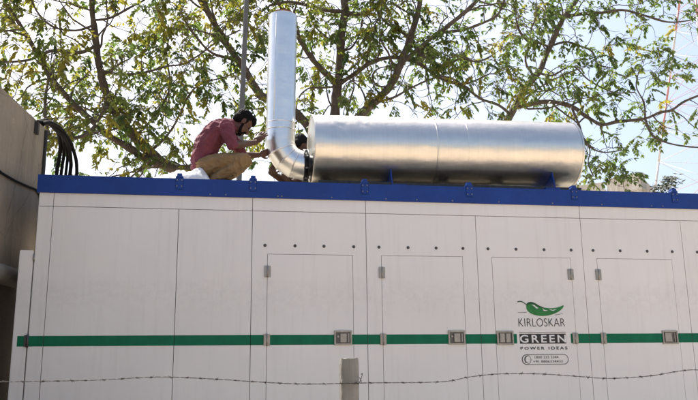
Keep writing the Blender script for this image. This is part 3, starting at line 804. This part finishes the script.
def second_worker():
    t = thing('person', 'second man in dark clothes half hidden behind the elbow, black hair showing', 'person', (.95, 1.62, 3.53))
    global SIDE
    SIDE = Vector((.75, .66, 0)).normalized()
    spine = [(1.06, 1.80, 3.72, .115, .155), (1.06, 1.79, 3.86, .112, .15), (1.045, 1.74, 4.03, .118, .165), (1.02, 1.66, 4.19, .11, .17), (1.01, 1.62, 4.26, .08, .125)]
    F, Sd, U = frame((-.22, -.36, -.90), (.7, -.7, 0)); hc = (1.02, 1.50, 4.40); k = 1.08; A = (F, Sd, U)
    sh1, el1, wr1 = (1.13, 1.50, 4.19), (1.12, 1.36, 3.93), (.86, 1.28, 3.86)
    sh2, el2, wr2 = (.87, 1.69, 4.19), (.80, 1.42, 3.90), (.60, 1.16, 3.935)
    h1, k1, a1 = (1.15, 1.72, 3.71), (1.05, 1.34, 3.80), (1.12, 1.62, 3.63); t1 = (1.06, 1.46, 3.556)
    h2, k2, a2 = (.97, 1.84, 3.71), (.72, 1.52, 3.80), (.93, 1.70, 3.63); t2 = (.82, 1.58, 3.556)
    b = Blob(); b.torso([(x, y, z, r_*.93, q*.93) for x, y, z, r_, q in spine])
    b.chain([(1.01, 1.62, 4.25), (1.005, 1.57, 4.33)], [.07, .062]); P = head(b, hc, F, Sd, U, k)
    for sh, el, wr in ((sh1, el1, wr1), (sh2, el2, wr2)):
        b.cap(sh, el, .058, .045); b.chain([el, Vector(el).lerp(Vector(wr), .35), wr], [.045, .046, .031])
    hand(b, wr1, (-.6, -.7, .25), (-.1, -.2, .9), (-.7, .7, 0), 1.08); hand(b, wr2, (.25, -.75, .35), (.6, .3, .75), (.6, .3, -.7), 1.1, (45, 55, 40))
    for hp, kn, an, toe in ((h1, k1, a1, t1), (h2, k2, a2, t2)):
        b.cap(hp, kn, .08, .055); b.chain([kn, Vector(kn).lerp(Vector(an), .4), an], [.052, .052, .036]); foot(b, an, toe, .8)
    b.build('body', 'skin_dark', t, .0065, 3)
    s_ = Blob(); s_.torso([(x, y, z, r_*1.09, q*1.07) for x, y, z, r_, q in spine])
    for sh, el in ((sh1, el1), (sh2, el2)): s_.cap(sh, Vector(sh).lerp(Vector(el), .75), .078, .066)
    s_.build('shirt', 'shirt_dark', t, .009, 4, folds(.009, 9, 5))
    tr = Blob(); tr.torso([(1.06, 1.80, 3.71, .118, .17), (1.06, 1.79, 3.80, .12, .165)])
    for hp, kn, an in ((h1, k1, a1), (h2, k2, a2)):
        tr.cap(hp, kn, .104, .074); tr.chain([kn, Vector(kn).lerp(Vector(an), .45), an], [.072, .07, .054])
    tr.build('trousers', 'trousers_dark', t, .009, 3, folds(.008, 11, 2))
    for an, toe in ((a1, t1), (a2, t2)):
        f = Blob(); foot(f, an, toe, .95); f.build('shoe', 'shoe', t, .009, 3)
    h = Blob()
    for p, r_ in (((-.026, 0, .048), (.096, .085, .086)), ((-.052, 0, .0), (.064, .079, .066)), ((.03, 0, .088), (.066, .066, .044))): h.ell(P(*p), tuple(v*k for v in r_), A)
    h.build('hair', 'hair', t, .007, 2, folds(.006, 34, 8))
    for sg in (-1, 1):
        e = Blob(); e.ell(P(.083, sg*.031, -.006), (.009*k, .012*k, .007*k), A); e.build('eye', 'eye', t, .003, 1)
    SIDE = Vector((0, 1, 0))
second_worker()

# ================================================================ POLE, POST, WIRE
m = MB().tube([(.20, 3, 0), (.235, 3, 2.5), (.285, 3, 5.3), (.325, 3, 7.1), (.36, 3, 8.8)], [.044, .042, .039, .036, .034], 14)
tag(m.build('metal_pole', 'pole'), 'slim grey metal pole rising behind the crouching man, beside the exhaust pipe', 'pole')

def post(x0, x1, y0, y1, ztop_, seed):
    bm = bmesh.new()
    nz, nx = 56, 8
    rows = []
    for j in range(nz+1):
        z = ztop_*j/nz if j else -.1; ringp = []
        per = [(x0+(x1-x0)*i/nx, y0) for i in range(nx)]+[(x1, y0+(y1-y0)*i/nx) for i in range(nx)]+[(x1-(x1-x0)*i/nx, y1) for i in range(nx)]+[(x0, y1-(y1-y0)*i/nx) for i in range(nx)]
        for i, (x, y) in enumerate(per):
            p = Vector((x, y, z)); c = Vector(((x0+x1)/2, (y0+y1)/2, z)); d = (p-c)
            corner = i % nx == 0
            kk = 1-.05*corner - (.34*max(0, noise.noise(Vector((z*24+seed, i*3.1, 0)))) if corner else 0) + .03*noise.noise(p*25+Vector((seed, 0, 0)))
            if j == nz: kk *= .95
            q = c+d*kk; q.z = z + (.006*noise.noise(p*60) if j == nz else 0); ringp.append(bm.verts.new(q))
        rows.append(ringp)
    n = len(rows[0])
    for j in range(nz):
        for i in range(n): bm.faces.new((rows[j][i], rows[j][(i+1) % n], rows[j+1][(i+1) % n], rows[j+1][i]))
    bm.faces.new(rows[-1])
    me = bpy.data.meshes.new('fence_post'); bm.to_mesh(me); bm.free(); me.materials.append(M['post'])
    o = bpy.data.objects.new('fence_post', me); COL.objects.link(o); return o
tag(post(.669, .765, -3.70, -3.60, 1.655, 1), 'rough grey concrete fence post carrying the barbed wire in front of the enclosure', 'post')

wp = [(-2.2,-3.72,1.552),(-1.33,-3.72,1.555),(-1.053,-3.72,1.556),(-.803,-3.72,1.557),(-.576,-3.72,1.559),(-.28,-3.72,1.570),(.024,-3.72,1.554),(.185,-3.72,1.541),(.442,-3.72,1.525),(.699,-3.716,1.524),(.819,-3.716,1.525),(1.208,-3.72,1.525),(1.379,-3.72,1.549),(1.553,-3.72,1.563),(1.787,-3.72,1.560),(2.007,-3.72,1.544),(2.206,-3.72,1.530),(2.453,-3.72,1.541),(2.644,-3.72,1.566),(2.759,-3.72,1.571),(3.027,-3.72,1.556),(3.7,-3.72,1.55)]
BW = thing('barbed_wire', 'rusty barbed wire strand sagging in waves across the front, tied to the post', 'barbed wire', (.7, -3.72, 1.52))
path = smooth_path(wp, 10)
# resample evenly
dense = [path[0]]; acc = 0; step = .006
for a, b in zip(path[:-1], path[1:]):
    L = (b-a).length; t = step-acc
    while t <= L: dense.append(a.lerp(b, t/L)); t += step
    acc = (acc+L) % step
for ph in (0, math.pi):
    MB().tube([p+Vector((0, .0018*math.cos(i*.42+ph), .0018*math.sin(i*.42+ph))) for i, p in enumerate(dense)], .0012, 5).build('strand', 'wire', BW)
random.seed(11); i = 6
while i < len(dense)-6:
    p = dense[i]; m = MB()
    for sg in (-1, 1):
        a = random.uniform(0, 6.28); e = Vector((sg*random.uniform(.004, .012), math.cos(a)*.010, math.sin(a)*.010))
        m.tube([p+Vector((sg*.004, 0, 0))-e, p+Vector((sg*.004, 0, 0)), p+Vector((sg*.004, 0, 0))+e], [.0006, .0014, .0006], 5)
    m.tube([p+Vector((-.007+k*.0014, .004*math.cos(k*1.3), .004*math.sin(k*1.3))) for k in range(11)], .0013, 5)
    m.build('barb', 'wire', BW)
    i += random.randint(11, 16)
loop = [Vector((.765+.010*math.cos(t*.9), -3.705+.03*math.sin(t*.7), 1.525+.022*math.sin(t*1.1)+.004*t)) for t in [k*.35 for k in range(24)]]
MB().tube(loop, .0018, 5).build('tie_wire', 'wire', BW)

# ================================================================ FAR BUILDING, SHRUB, TOWER
def far_building():
    t = thing('building', 'weathered cream building parapet far behind, right of the silver drum', 'building', (19.6, 27, 0))
    def prism(fp, z0, z1, name, bevel=0):
        n = len(fp); zs = z1 if isinstance(z1, list) else [z1]*n
        m = MB().add([(x, y, z0) for x, y in fp]+[(x, y, z) for (x, y), z in zip(fp, zs)], [tuple(range(n-1, -1, -1)), tuple(range(n, 2*n))]+[(i, (i+1) % n, n+(i+1) % n, n+i) for i in range(n)])
        return m.build(name, 'farwall', t, bevel)
    prism([(19.05, 26.6), (19.95, 25), (20.32, 25.2), (21.2, 26.9), (20.2, 28.4)], 0, 10.72, 'stair_tower', .02)
    prism([(18.98, 26.6), (19.93, 24.93), (20.36, 25.16), (20.2, 25.6), (19.95, 25.3), (19.2, 26.6)], 9.86, 9.94, 'cornice')
    prism([(20.36, 25.3), (21.5, 26.3), (21.6, 27.5), (20.9, 27.5)], 0, [10.42, 10.12, 10.12, 10.42], 'parapet')
    prism([(17.2, 28.4), (19.0, 26.75), (20.0, 28.6), (18.2, 30.2)], 0, 10.62, 'wall')
    prism([(17.15, 28.35), (17.9, 27.6), (18.1, 27.8), (17.4, 28.55)], 10.62, 10.95, 'parapet')
    prism([(18.98, 26.55), (18.7, 26.85), (18.9, 27.1), (19.1, 26.9)], 9, 10.2, 'pilaster')
far_building()

def scaffold_shrub():
    random.seed(5); t = thing('shrub', 'dark ragged shrub poking above the blue rim beside the cream building', 'shrub', (20.9, 24.4, 0))
    MB().tube([(20.9, 24.4, 0), (20.95, 24.4, 5), (20.85, 24.4, 9.6)], [.12, .09, .05], 8).build('trunk', 'bark', t)
    m = MB()
    for k in range(420):
        u = random.gauss(0, 1); c = Vector((20.85+.30*u, 24.4+random.gauss(0, .35), 9.92+random.gauss(0, .16)+.10*u))
        if k % 6 == 0: c = Vector((20.75+random.uniform(0, .75), 24.4+random.gauss(0, .1), 10.27+random.gauss(0, .035)+.05*random.random()))
        a = Vector((random.gauss(0, 1), random.gauss(0, 1), random.gauss(0, .4))).normalized()*random.uniform(.07, .15); b = a.orthogonal().normalized()*.05
        m.add([c-a, c+b, c+a, c-b], [(0, 1, 2, 3)])
    m.build('crown', 'dark_plant', t)
scaffold_shrub()

def tower():
    t = thing('lattice_tower', 'tall red and white steel lattice tower far away at the right edge', 'tower', (88.5, 112, 0))
    def half(z): return 1.2+max(0, (78-z))*.155
    cxT, cyT = 88.5, 112
    zs = [0, 14, 24, 32, 39, 45, 50, 55, 59.5, 64, 68, 72, 76, 80]
    for i, (a, b) in enumerate(zip(zs[:-1], zs[1:])):
        m = MB(); ha, hb = half(a), half(b); cs = [(-1, -1), (1, -1), (1, 1), (-1, 1)]
        for k in range(4):
            (sx, sy), (tx, ty) = cs[k], cs[(k+1) % 4]
            P = lambda s1, s2, h, z: (cxT+s1*h, cyT+s2*h, z)
            m.tube([P(sx, sy, ha, a), P(sx, sy, hb, b)], .2, 6)
            m.tube([P(sx, sy, ha, a), P(tx, ty, hb, b)], .038, 5); m.tube([P(tx, ty, ha, a), P(sx, sy, hb, b)], .038, 5)
            m.tube([P(sx, sy, hb, b), P(tx, ty, hb, b)], .038, 5)
        m.build('tower_section', 'hazed_red' if i % 4 in (1, 2) else 'white_paint', t)
tower()

# ================================================================ TREES
# limbs: world (x, y, z, radius) from the fork outwards
TREE_L=[
  ('trunk',[(-0.36,5.60,5.06,0.150),(-0.80,5.54,5.08,0.141),(-1.23,5.48,5.36,0.132),(-1.49,5.42,5.61,0.123),(-1.85,5.36,6.03,0.114),(-2.03,5.30,6.41,0.105),(-2.12,5.24,6.75,0.096),(-2.21,5.18,7.19,0.087),(-2.26,5.12,7.63,0.078),(-2.28,5.06,7.98,0.069),(-2.37,5.00,8.71,0.060)]),
  ('limb',[(-0.91,5.50,5.12,0.100),(-1.27,5.40,5.19,0.094),(-1.60,5.30,5.39,0.088),(-1.97,5.20,5.61,0.082),(-2.38,5.10,5.95,0.076),(-2.71,5.00,6.26,0.069),(-3.01,4.90,6.74,0.063),(-3.26,4.80,7.13,0.057),(-3.57,4.70,7.57,0.051),(-3.83,4.60,7.99,0.045)]),
  ('limb',[(-2.80,4.60,5.29,0.045),(-2.58,4.65,5.31,0.042),(-2.34,4.70,5.34,0.040),(-2.17,4.75,5.43,0.037),(-2.03,4.80,5.66,0.035),(-1.91,4.85,5.92,0.033),(-1.67,4.90,5.95,0.030)]),
  ('limb',[(-2.63,4.30,5.17,0.040),(-2.76,4.38,5.52,0.036),(-2.80,4.45,5.96,0.033),(-2.81,4.52,6.28,0.029),(-2.90,4.60,6.52,0.025)]),
  ('limb',[(-2.12,5.20,6.73,0.035),(-1.76,5.12,6.65,0.033),(-1.34,5.03,6.67,0.030),(-0.95,4.95,6.77,0.028),(-0.62,4.87,6.83,0.025),(-0.12,4.78,7.20,0.022),(0.27,4.70,7.41,0.020)]),
  ('limb',[(-1.23,5.50,5.37,0.035),(-0.98,5.45,5.62,0.032),(-0.77,5.40,5.98,0.028),(-0.62,5.35,6.35,0.025),(-0.40,5.30,6.60,0.022),(-0.02,5.25,6.72,0.018),(0.30,5.20,6.87,0.015)]),
  ('limb',[(-1.50,5.50,5.63,0.040),(-1.27,5.65,6.01,0.037),(-1.04,5.80,6.45,0.033),(-0.97,5.95,6.90,0.030),(-1.08,6.10,7.46,0.027),(-1.00,6.25,8.04,0.023),(-0.78,6.40,8.66,0.020)]),
  ('limb',[(-2.23,5.00,7.48,0.035),(-2.52,4.90,7.32,0.031),(-2.87,4.80,7.32,0.028),(-3.13,4.70,7.55,0.024),(-3.22,4.60,7.85,0.020)]),
  ('limb',[(-2.18,5.00,7.11,0.045),(-2.41,4.90,6.92,0.040),(-2.80,4.80,6.89,0.035),(-3.15,4.70,6.65,0.030),(-3.51,4.60,6.55,0.025),(-3.79,4.50,6.53,0.020)]),
  ('limb',[(-2.24,5.00,7.57,0.040),(-1.99,5.10,7.67,0.035),(-1.67,5.20,7.94,0.030),(-1.34,5.30,8.27,0.025),(-1.10,5.40,8.74,0.020)]),
  ('limb',[(-0.61,5.70,5.09,0.040),(-0.86,5.60,5.23,0.035),(-1.19,5.50,5.15,0.030),(-1.54,5.40,4.97,0.025),(-1.83,5.30,4.86,0.020)]),
]
TREE_M=[
  ('trunk',[(2.08,6.00,4.99,0.135),(2.12,6.00,5.87,0.129),(2.14,6.00,6.38,0.122),(2.21,6.00,6.99,0.116),(2.27,6.00,7.72,0.109),(2.34,6.00,8.47,0.103),(2.37,6.00,9.24,0.096),(2.42,6.00,10.02,0.090)]),
  ('limb',[(2.19,6.00,7.01,0.075),(1.79,5.92,7.37,0.070),(1.51,5.84,7.69,0.065),(1.34,5.76,7.93,0.060),(1.14,5.68,8.30,0.055),(0.88,5.60,8.65,0.050)]),
  ('limb',[(2.21,6.00,7.01,0.070),(2.52,5.86,7.18,0.063),(2.81,5.71,7.37,0.056),(3.26,5.57,7.46,0.049),(3.71,5.43,7.28,0.041),(4.05,5.29,6.96,0.034),(4.43,5.14,6.80,0.027),(4.90,5.00,6.97,0.020)]),
  ('limb',[(2.32,6.00,8.54,0.060),(1.94,5.88,8.49,0.052),(1.59,5.75,8.51,0.045),(1.19,5.62,8.48,0.037),(0.84,5.50,8.31,0.030)]),
  ('limb',[(2.34,6.00,8.52,0.060),(2.68,5.87,8.45,0.053),(2.94,5.73,8.58,0.047),(3.24,5.60,8.79,0.040)]),
  ('limb',[(2.17,5.90,6.93,0.030),(1.87,5.80,6.84,0.026),(1.59,5.70,6.78,0.022),(1.42,5.60,6.58,0.019),(1.34,5.50,6.27,0.015)]),
  ('limb',[(2.06,6.00,5.18,0.120),(1.76,5.91,5.83,0.114),(1.47,5.82,6.23,0.109),(1.06,5.73,6.45,0.103),(0.76,5.64,6.54,0.098),(0.60,5.56,6.70,0.092),(0.30,5.47,7.14,0.087),(-0.07,5.38,7.64,0.081),(-0.34,5.29,8.04,0.076),(-0.56,5.20,8.41,0.070)]),
  ('limb',[(0.30,5.40,7.11,0.035),(0.08,5.28,7.12,0.031),(-0.24,5.15,7.16,0.028),(-0.60,5.03,7.51,0.024),(-0.78,4.90,7.82,0.020)]),
  ('limb',[(-0.07,5.30,7.61,0.035),(0.14,5.37,7.95,0.030),(0.39,5.43,8.16,0.025),(0.57,5.50,8.58,0.020)]),
  ('limb',[(2.27,6.00,7.72,0.030),(2.48,5.93,7.75,0.027),(2.63,5.87,8.00,0.023),(2.67,5.80,8.29,0.020)]),
  ('limb',[(2.27,6.00,7.83,0.030),(2.07,6.10,7.97,0.027),(1.85,6.20,8.21,0.023),(1.70,6.30,8.51,0.020)]),
]
TREE_N=[
  ('trunk',[(2.36,5.40,5.80,0.100),(2.59,5.38,6.26,0.096),(2.86,5.36,6.52,0.091),(3.09,5.33,6.79,0.087),(3.27,5.31,7.17,0.082),(3.38,5.29,7.45,0.078),(3.50,5.27,7.73,0.073),(3.61,5.24,8.09,0.069),(3.69,5.22,8.51,0.064),(3.79,5.20,9.24,0.060)]),
  ('limb',[(3.28,5.30,7.20,0.060),(3.58,5.20,7.44,0.056),(4.03,5.10,7.81,0.052),(4.55,5.00,8.25,0.049),(4.89,4.90,8.60,0.045)]),
  ('limb',[(4.03,5.10,7.79,0.035),(4.48,5.14,7.90,0.033),(4.86,5.18,8.07,0.031),(5.21,5.22,8.28,0.029),(5.39,5.26,8.57,0.027),(5.50,5.30,8.90,0.025)]),
  ('limb',[(2.73,5.30,6.40,0.030),(3.10,5.23,6.49,0.028),(3.43,5.17,6.68,0.025),(3.96,5.10,6.90,0.022),(4.28,5.03,6.83,0.020),(4.52,4.97,6.58,0.017),(4.68,4.90,6.45,0.015)]),
  ('limb',[(3.49,5.20,7.70,0.035),(3.27,5.33,7.91,0.030),(3.03,5.47,8.16,0.025),(2.83,5.60,8.59,0.020)]),
  ('limb',[(3.58,5.20,7.46,0.035),(3.81,5.10,7.19,0.032),(4.09,5.00,7.09,0.029),(4.37,4.90,7.22,0.026),(4.64,4.80,7.12,0.023),(4.88,4.70,7.21,0.020)]),
  ('limb',[(3.06,5.30,6.73,0.025),(2.81,5.28,6.75,0.022),(2.75,5.25,6.93,0.020),(2.88,5.22,7.07,0.018),(3.14,5.20,7.11,0.015)]),
]
TREE_R=[
  ('trunk',[(5.54,6.20,6.07,0.100),(5.75,6.18,6.58,0.096),(6.02,6.16,6.99,0.091),(6.28,6.13,7.37,0.087),(6.46,6.11,7.63,0.082),(6.68,6.09,8.10,0.078),(6.88,6.07,8.49,0.073),(7.07,6.04,8.81,0.069),(7.36,6.02,9.19,0.064),(7.74,6.00,9.79,0.060)]),
  ('limb',[(6.67,6.10,8.11,0.035),(6.41,6.02,8.15,0.032),(6.14,5.94,8.14,0.029),(5.95,5.86,8.33,0.026),(5.87,5.78,8.62,0.023),(5.86,5.70,9.04,0.020)]),
  ('limb',[(7.07,6.10,8.81,0.050),(7.43,5.98,8.85,0.045),(7.77,5.87,8.84,0.039),(8.21,5.75,8.88,0.034),(8.65,5.63,8.72,0.029),(9.08,5.52,8.56,0.023),(9.51,5.40,8.58,0.018)]),
  ('limb',[(6.71,6.10,8.13,0.030),(7.03,6.00,8.20,0.027),(7.28,5.90,8.08,0.024),(7.48,5.80,7.92,0.021),(7.54,5.70,7.62,0.018),(7.78,5.60,7.50,0.015)]),
  ('limb',[(5.90,6.20,6.77,0.060),(6.51,6.09,6.89,0.057),(6.99,5.98,6.79,0.054),(7.19,5.87,6.59,0.050),(7.33,5.76,6.43,0.047),(7.50,5.65,6.30,0.044),(7.82,5.55,6.36,0.041),(8.29,5.44,6.39,0.038),(8.56,5.33,6.49,0.035),(8.76,5.22,6.52,0.031),(8.99,5.11,6.68,0.028),(9.30,5.00,6.80,0.025)]),
  ('limb',[(8.21,5.30,6.34,0.030),(8.25,5.24,6.05,0.028),(8.35,5.18,5.90,0.025),(8.68,5.12,5.77,0.023),(9.17,5.06,5.73,0.020),(9.46,5.00,5.82,0.018)]),
  ('limb',[(8.21,5.30,6.34,0.025),(8.18,5.23,6.66,0.021),(8.03,5.17,6.96,0.016),(8.08,5.10,7.28,0.012)]),
  ('limb',[(6.94,5.80,6.70,0.030),(7.04,5.72,6.28,0.027),(7.04,5.64,6.00,0.024),(7.18,5.56,5.78,0.020),(7.38,5.48,5.68,0.017),(7.72,5.40,5.71,0.014)]),
  ('limb',[(6.38,6.10,7.54,0.030),(6.68,6.04,7.46,0.027),(7.11,5.98,7.66,0.024),(7.45,5.92,7.35,0.021),(7.88,5.86,7.09,0.018),(8.36,5.80,7.09,0.015)]),
  ('limb',[(5.78,6.20,6.61,0.040),(5.50,6.12,6.78,0.036),(5.10,6.04,6.88,0.032),(4.77,5.96,7.09,0.028),(4.40,5.88,7.17,0.024),(4.22,5.80,7.34,0.020)]),
  ('limb',[(6.85,6.00,8.46,0.035),(6.73,6.13,8.74,0.030),(6.75,6.27,9.15,0.025),(6.61,6.40,9.60,0.020)]),
  ('limb',[(7.08,5.70,6.06,0.022),(7.15,5.60,5.75,0.019),(7.03,5.50,5.45,0.016),(7.08,5.40,5.17,0.012)]),
]
def unit(rng):
    while True:
        v = Vector((rng.uniform(-1, 1), rng.uniform(-1, 1), rng.uniform(-1, 1)))
        if .05 < v.length < 1: return v.normalized()
GREENS = [(.090, .140, .050), (.115, .160, .055), (.130, .170, .058), (.072, .115, .048)]
YELLOWS = [(.190, .190, .040), (.150, .170, .042), (.235, .205, .046)]
def make_tree(name, label, limbs, root, seed, yellow, spacing, ymin=2.75, nleaf=(2, 3), keep=None, leafk=1., thin=.78):
    rng = random.Random(seed)
    T = thing(name, label, 'tree', root[0][:3], 'trees behind the enclosure')
    LV = []; LF = []; LC = []; TW = MB()
    def leaflet(p, d, up, L, w, c):
        s_ = d.cross(up)
        if s_.length < 1e-3: return
        s_.normalize(); n = s_.cross(d); k = len(LV)
        q1, q2 = p+d*L*.32, p+d*L*.68
        LV.extend([p, q1+s_*w-n*w*.25, q2+s_*w*.85-n*w*.4, p+d*L-n*w*.7, q2-s_*w*.85-n*w*.4, q1-s_*w-n*w*.25])
        LF.append((k, k+1, k+2, k+3, k+4, k+5)); LC.extend([c]*6)
    def compound(p, d, base):
        if p.y < ymin: return
        L = rng.uniform(.16, .32); np_ = rng.randint(3, 6); d = d.normalized()
        side = d.cross(Vector((0, 0, 1)))
        if side.length < .05: side = Vector((1, 0, 0))
        side.normalize(); side = (side + unit(rng)*.35).normalized()
        pts = [p]; q = p; dd = d
        for k in range(np_):
            dd = (dd+Vector((0, 0, -.16))).normalized(); q = q+dd*L/np_; pts.append(q)
        TW.tube([pts[0], pts[len(pts)//2], pts[-1]], [.0035, .003, .002], 3, False)
        j = rng.uniform(.78, 1.25)
        for k, q in enumerate(pts[1:]):
            for sg in (-1, 1):
                if rng.random() < .07: continue
                ld = (dd*.55+side*sg*.85+Vector((0, 0, -.38))+unit(rng)*.22).normalized()
                jj = j*rng.uniform(.85, 1.15); c = tuple(min(.3, v*jj) for v in base)
                leaflet(q, ld, (Vector((0, 0, 1))+unit(rng)*.45).normalized(), leafk*rng.uniform(.068, .108), leafk*rng.uniform(.017, .024), c)
        leaflet(pts[-1], (dd+unit(rng)*.2).normalized(), Vector((.1, .2, 1)).normalized(), .1*leafk, .022*leafk, base)
    def curl(p, d, L, n, wob, up):
        pts = [p]; d = d.normalized()
        for k in range(n):
            d = (d+unit(rng)*wob+Vector((0, 0, up))).normalized(); p = p+d*L/n; pts.append(p)
        return pts, d
    def spray(p, d, base):
        for k in range(rng.randint(*nleaf)):
            compound(p+unit(rng)*.03, (d*.7+unit(rng)*.8+Vector((0, 0, -.05))), base)
    def side_branch(p, tan, rad, L):
        if keep and not keep(p): return
        d = unit(rng); d = (d-tan*d.dot(tan)).normalized()
        d = (d*.9+tan*.55+Vector((0, 0, .12))).normalized(); d.y *= .75
        nearyellow = yellow*(.55+.9*max(0, noise.noise(p*.9+Vector((seed, 0, 0)))+.35))
        n = max(6, int(L*7)); pts, e = curl(p, d, L, n, .42, -.005)
        r0 = min(rad*.5, .009+.009*L); TW.tube(pts, [max(.0035, r0*(1-.8*k/n)) for k in range(n+1)], 5, False)
        for k in range(2, n+1):
            if rng.random() < (.72 if k < n*.5 else .40): continue
            base = rng.choice(YELLOWS) if rng.random() < nearyellow else rng.choice(GREENS)
            td = ((pts[k]-pts[k-1]).normalized()*.5+unit(rng)*.9).normalized()
            tp, te = curl(pts[k], td, rng.uniform(.22, .60), 4, .42, -.02)
            TW.tube(tp, [.006, .0055, .005, .004, .003], 4, False)
            if rng.random() < .20: continue                       # some twigs are bare
            spray(tp[-1], te, base)
            if rng.random() < .3: compound(tp[2], (te+unit(rng)*.8), base)
        base = rng.choice(YELLOWS) if rng.random() < nearyellow else rng.choice(GREENS)
        spray(pts[-1], e, base)
    for kind, pts in limbs:
        P = [(p[0], p[1], p[2], max(.011, p[3]*thin)) for p in pts]
        if kind == 'trunk': P = list(root)+P
        xyz = smooth_path([p[:3] for p in P], 5); rad = []
        for i in range(len(P)-1):
            for j in range(5): rad.append(P[i][3]+(P[i+1][3]-P[i][3])*j/5)
        rad.append(P[-1][3])
        xyz = [p+Vector((noise.noise(p*1.7+Vector((seed, 0, 0))), noise.noise(p*1.7+Vector((0, seed, 9))), 0))*.035*(1 if p.z > 3 else .3) for p in xyz]
        MB().tube(xyz, rad, 10, True, .35, seed).build('trunk' if kind == 'trunk' else 'limb', 'bark', T)
        acc = rng.uniform(0, spacing)
        for i in range(len(xyz)-1):
            a, b = xyz[i], xyz[i+1]; L = (b-a).length
            if a.z < 4.6: continue
            acc += L
            thick = rad[i] > .075
            while acc > (spacing*1.5 if thick else spacing):
                acc -= (spacing*1.5 if thick else spacing)
                side_branch(a.lerp(b, rng.random()), (b-a).normalized(), rad[i], rng.choice((.5, .7, 1.0, 1.4, 1.9))*rng.uniform(.8, 1.1))
        for _ in range(2): side_branch(xyz[-1], (xyz[-1]-xyz[-2]).normalized(), rad[-1], rng.uniform(.5, 1.0))
    TW.build('twigs', 'bark', T)
    me = bpy.data.meshes.new('crown'); me.from_pydata([tuple(v) for v in LV], [], LF); me.update()
    at = me.attributes.new('leafcol', 'FLOAT_COLOR', 'POINT')
    flatc = [x for c in LC for x in (*c, 1)]; at.data.foreach_set('color', flatc)
    me.materials.append(M['leaf'])
    o = bpy.data.objects.new('crown', me); COL.objects.link(o); o.parent = T; o.matrix_parent_inverse = Matrix.Translation(-wloc(T))
    print(name, 'leaflets', len(LF))
make_tree('tree', 'tree of two thick dark limbs forking low at the left, behind the crouching man', TREE_L,
    [(.15, 5.95, -.1, .26), (.12, 5.9, 1.6, .21), (-.02, 5.78, 3.4, .18), (-.14, 5.70, 4.6, .16)], 3, .58, .205, leafk=1.04, nleaf=(2, 4), thin=.66)
make_tree('tree', 'tree with straight upright trunk standing behind the silver drum near its left end', TREE_M,
    [(1.92, 6.05, -.1, .24), (1.96, 6.0, 2, .18), (2.04, 6, 4.0, .15)], 8, .38, .25, leafk=1.02, nleaf=(2, 4))
make_tree('tree', 'tree with slanting grey trunk leaning right, next to the upright one', TREE_N,
    [(1.35, 5.45, -.1, .20), (1.55, 5.42, 2.2, .15), (2.0, 5.4, 4.7, .12)], 21, .26, .29, leafk=1.0, nleaf=(2, 4))
make_tree('tree', 'tree with slim sloping trunk and sparse dark leaves towards the right edge', TREE_R,
    [(4.7, 6.3, -.1, .20), (4.9, 6.25, 2.2, .15), (5.25, 6.2, 4.7, .12)], 34, .16, .35, leafk=1.04, keep=lambda p: not (p.z < 6.15 and p.x > 7.3), nleaf=(2, 4))
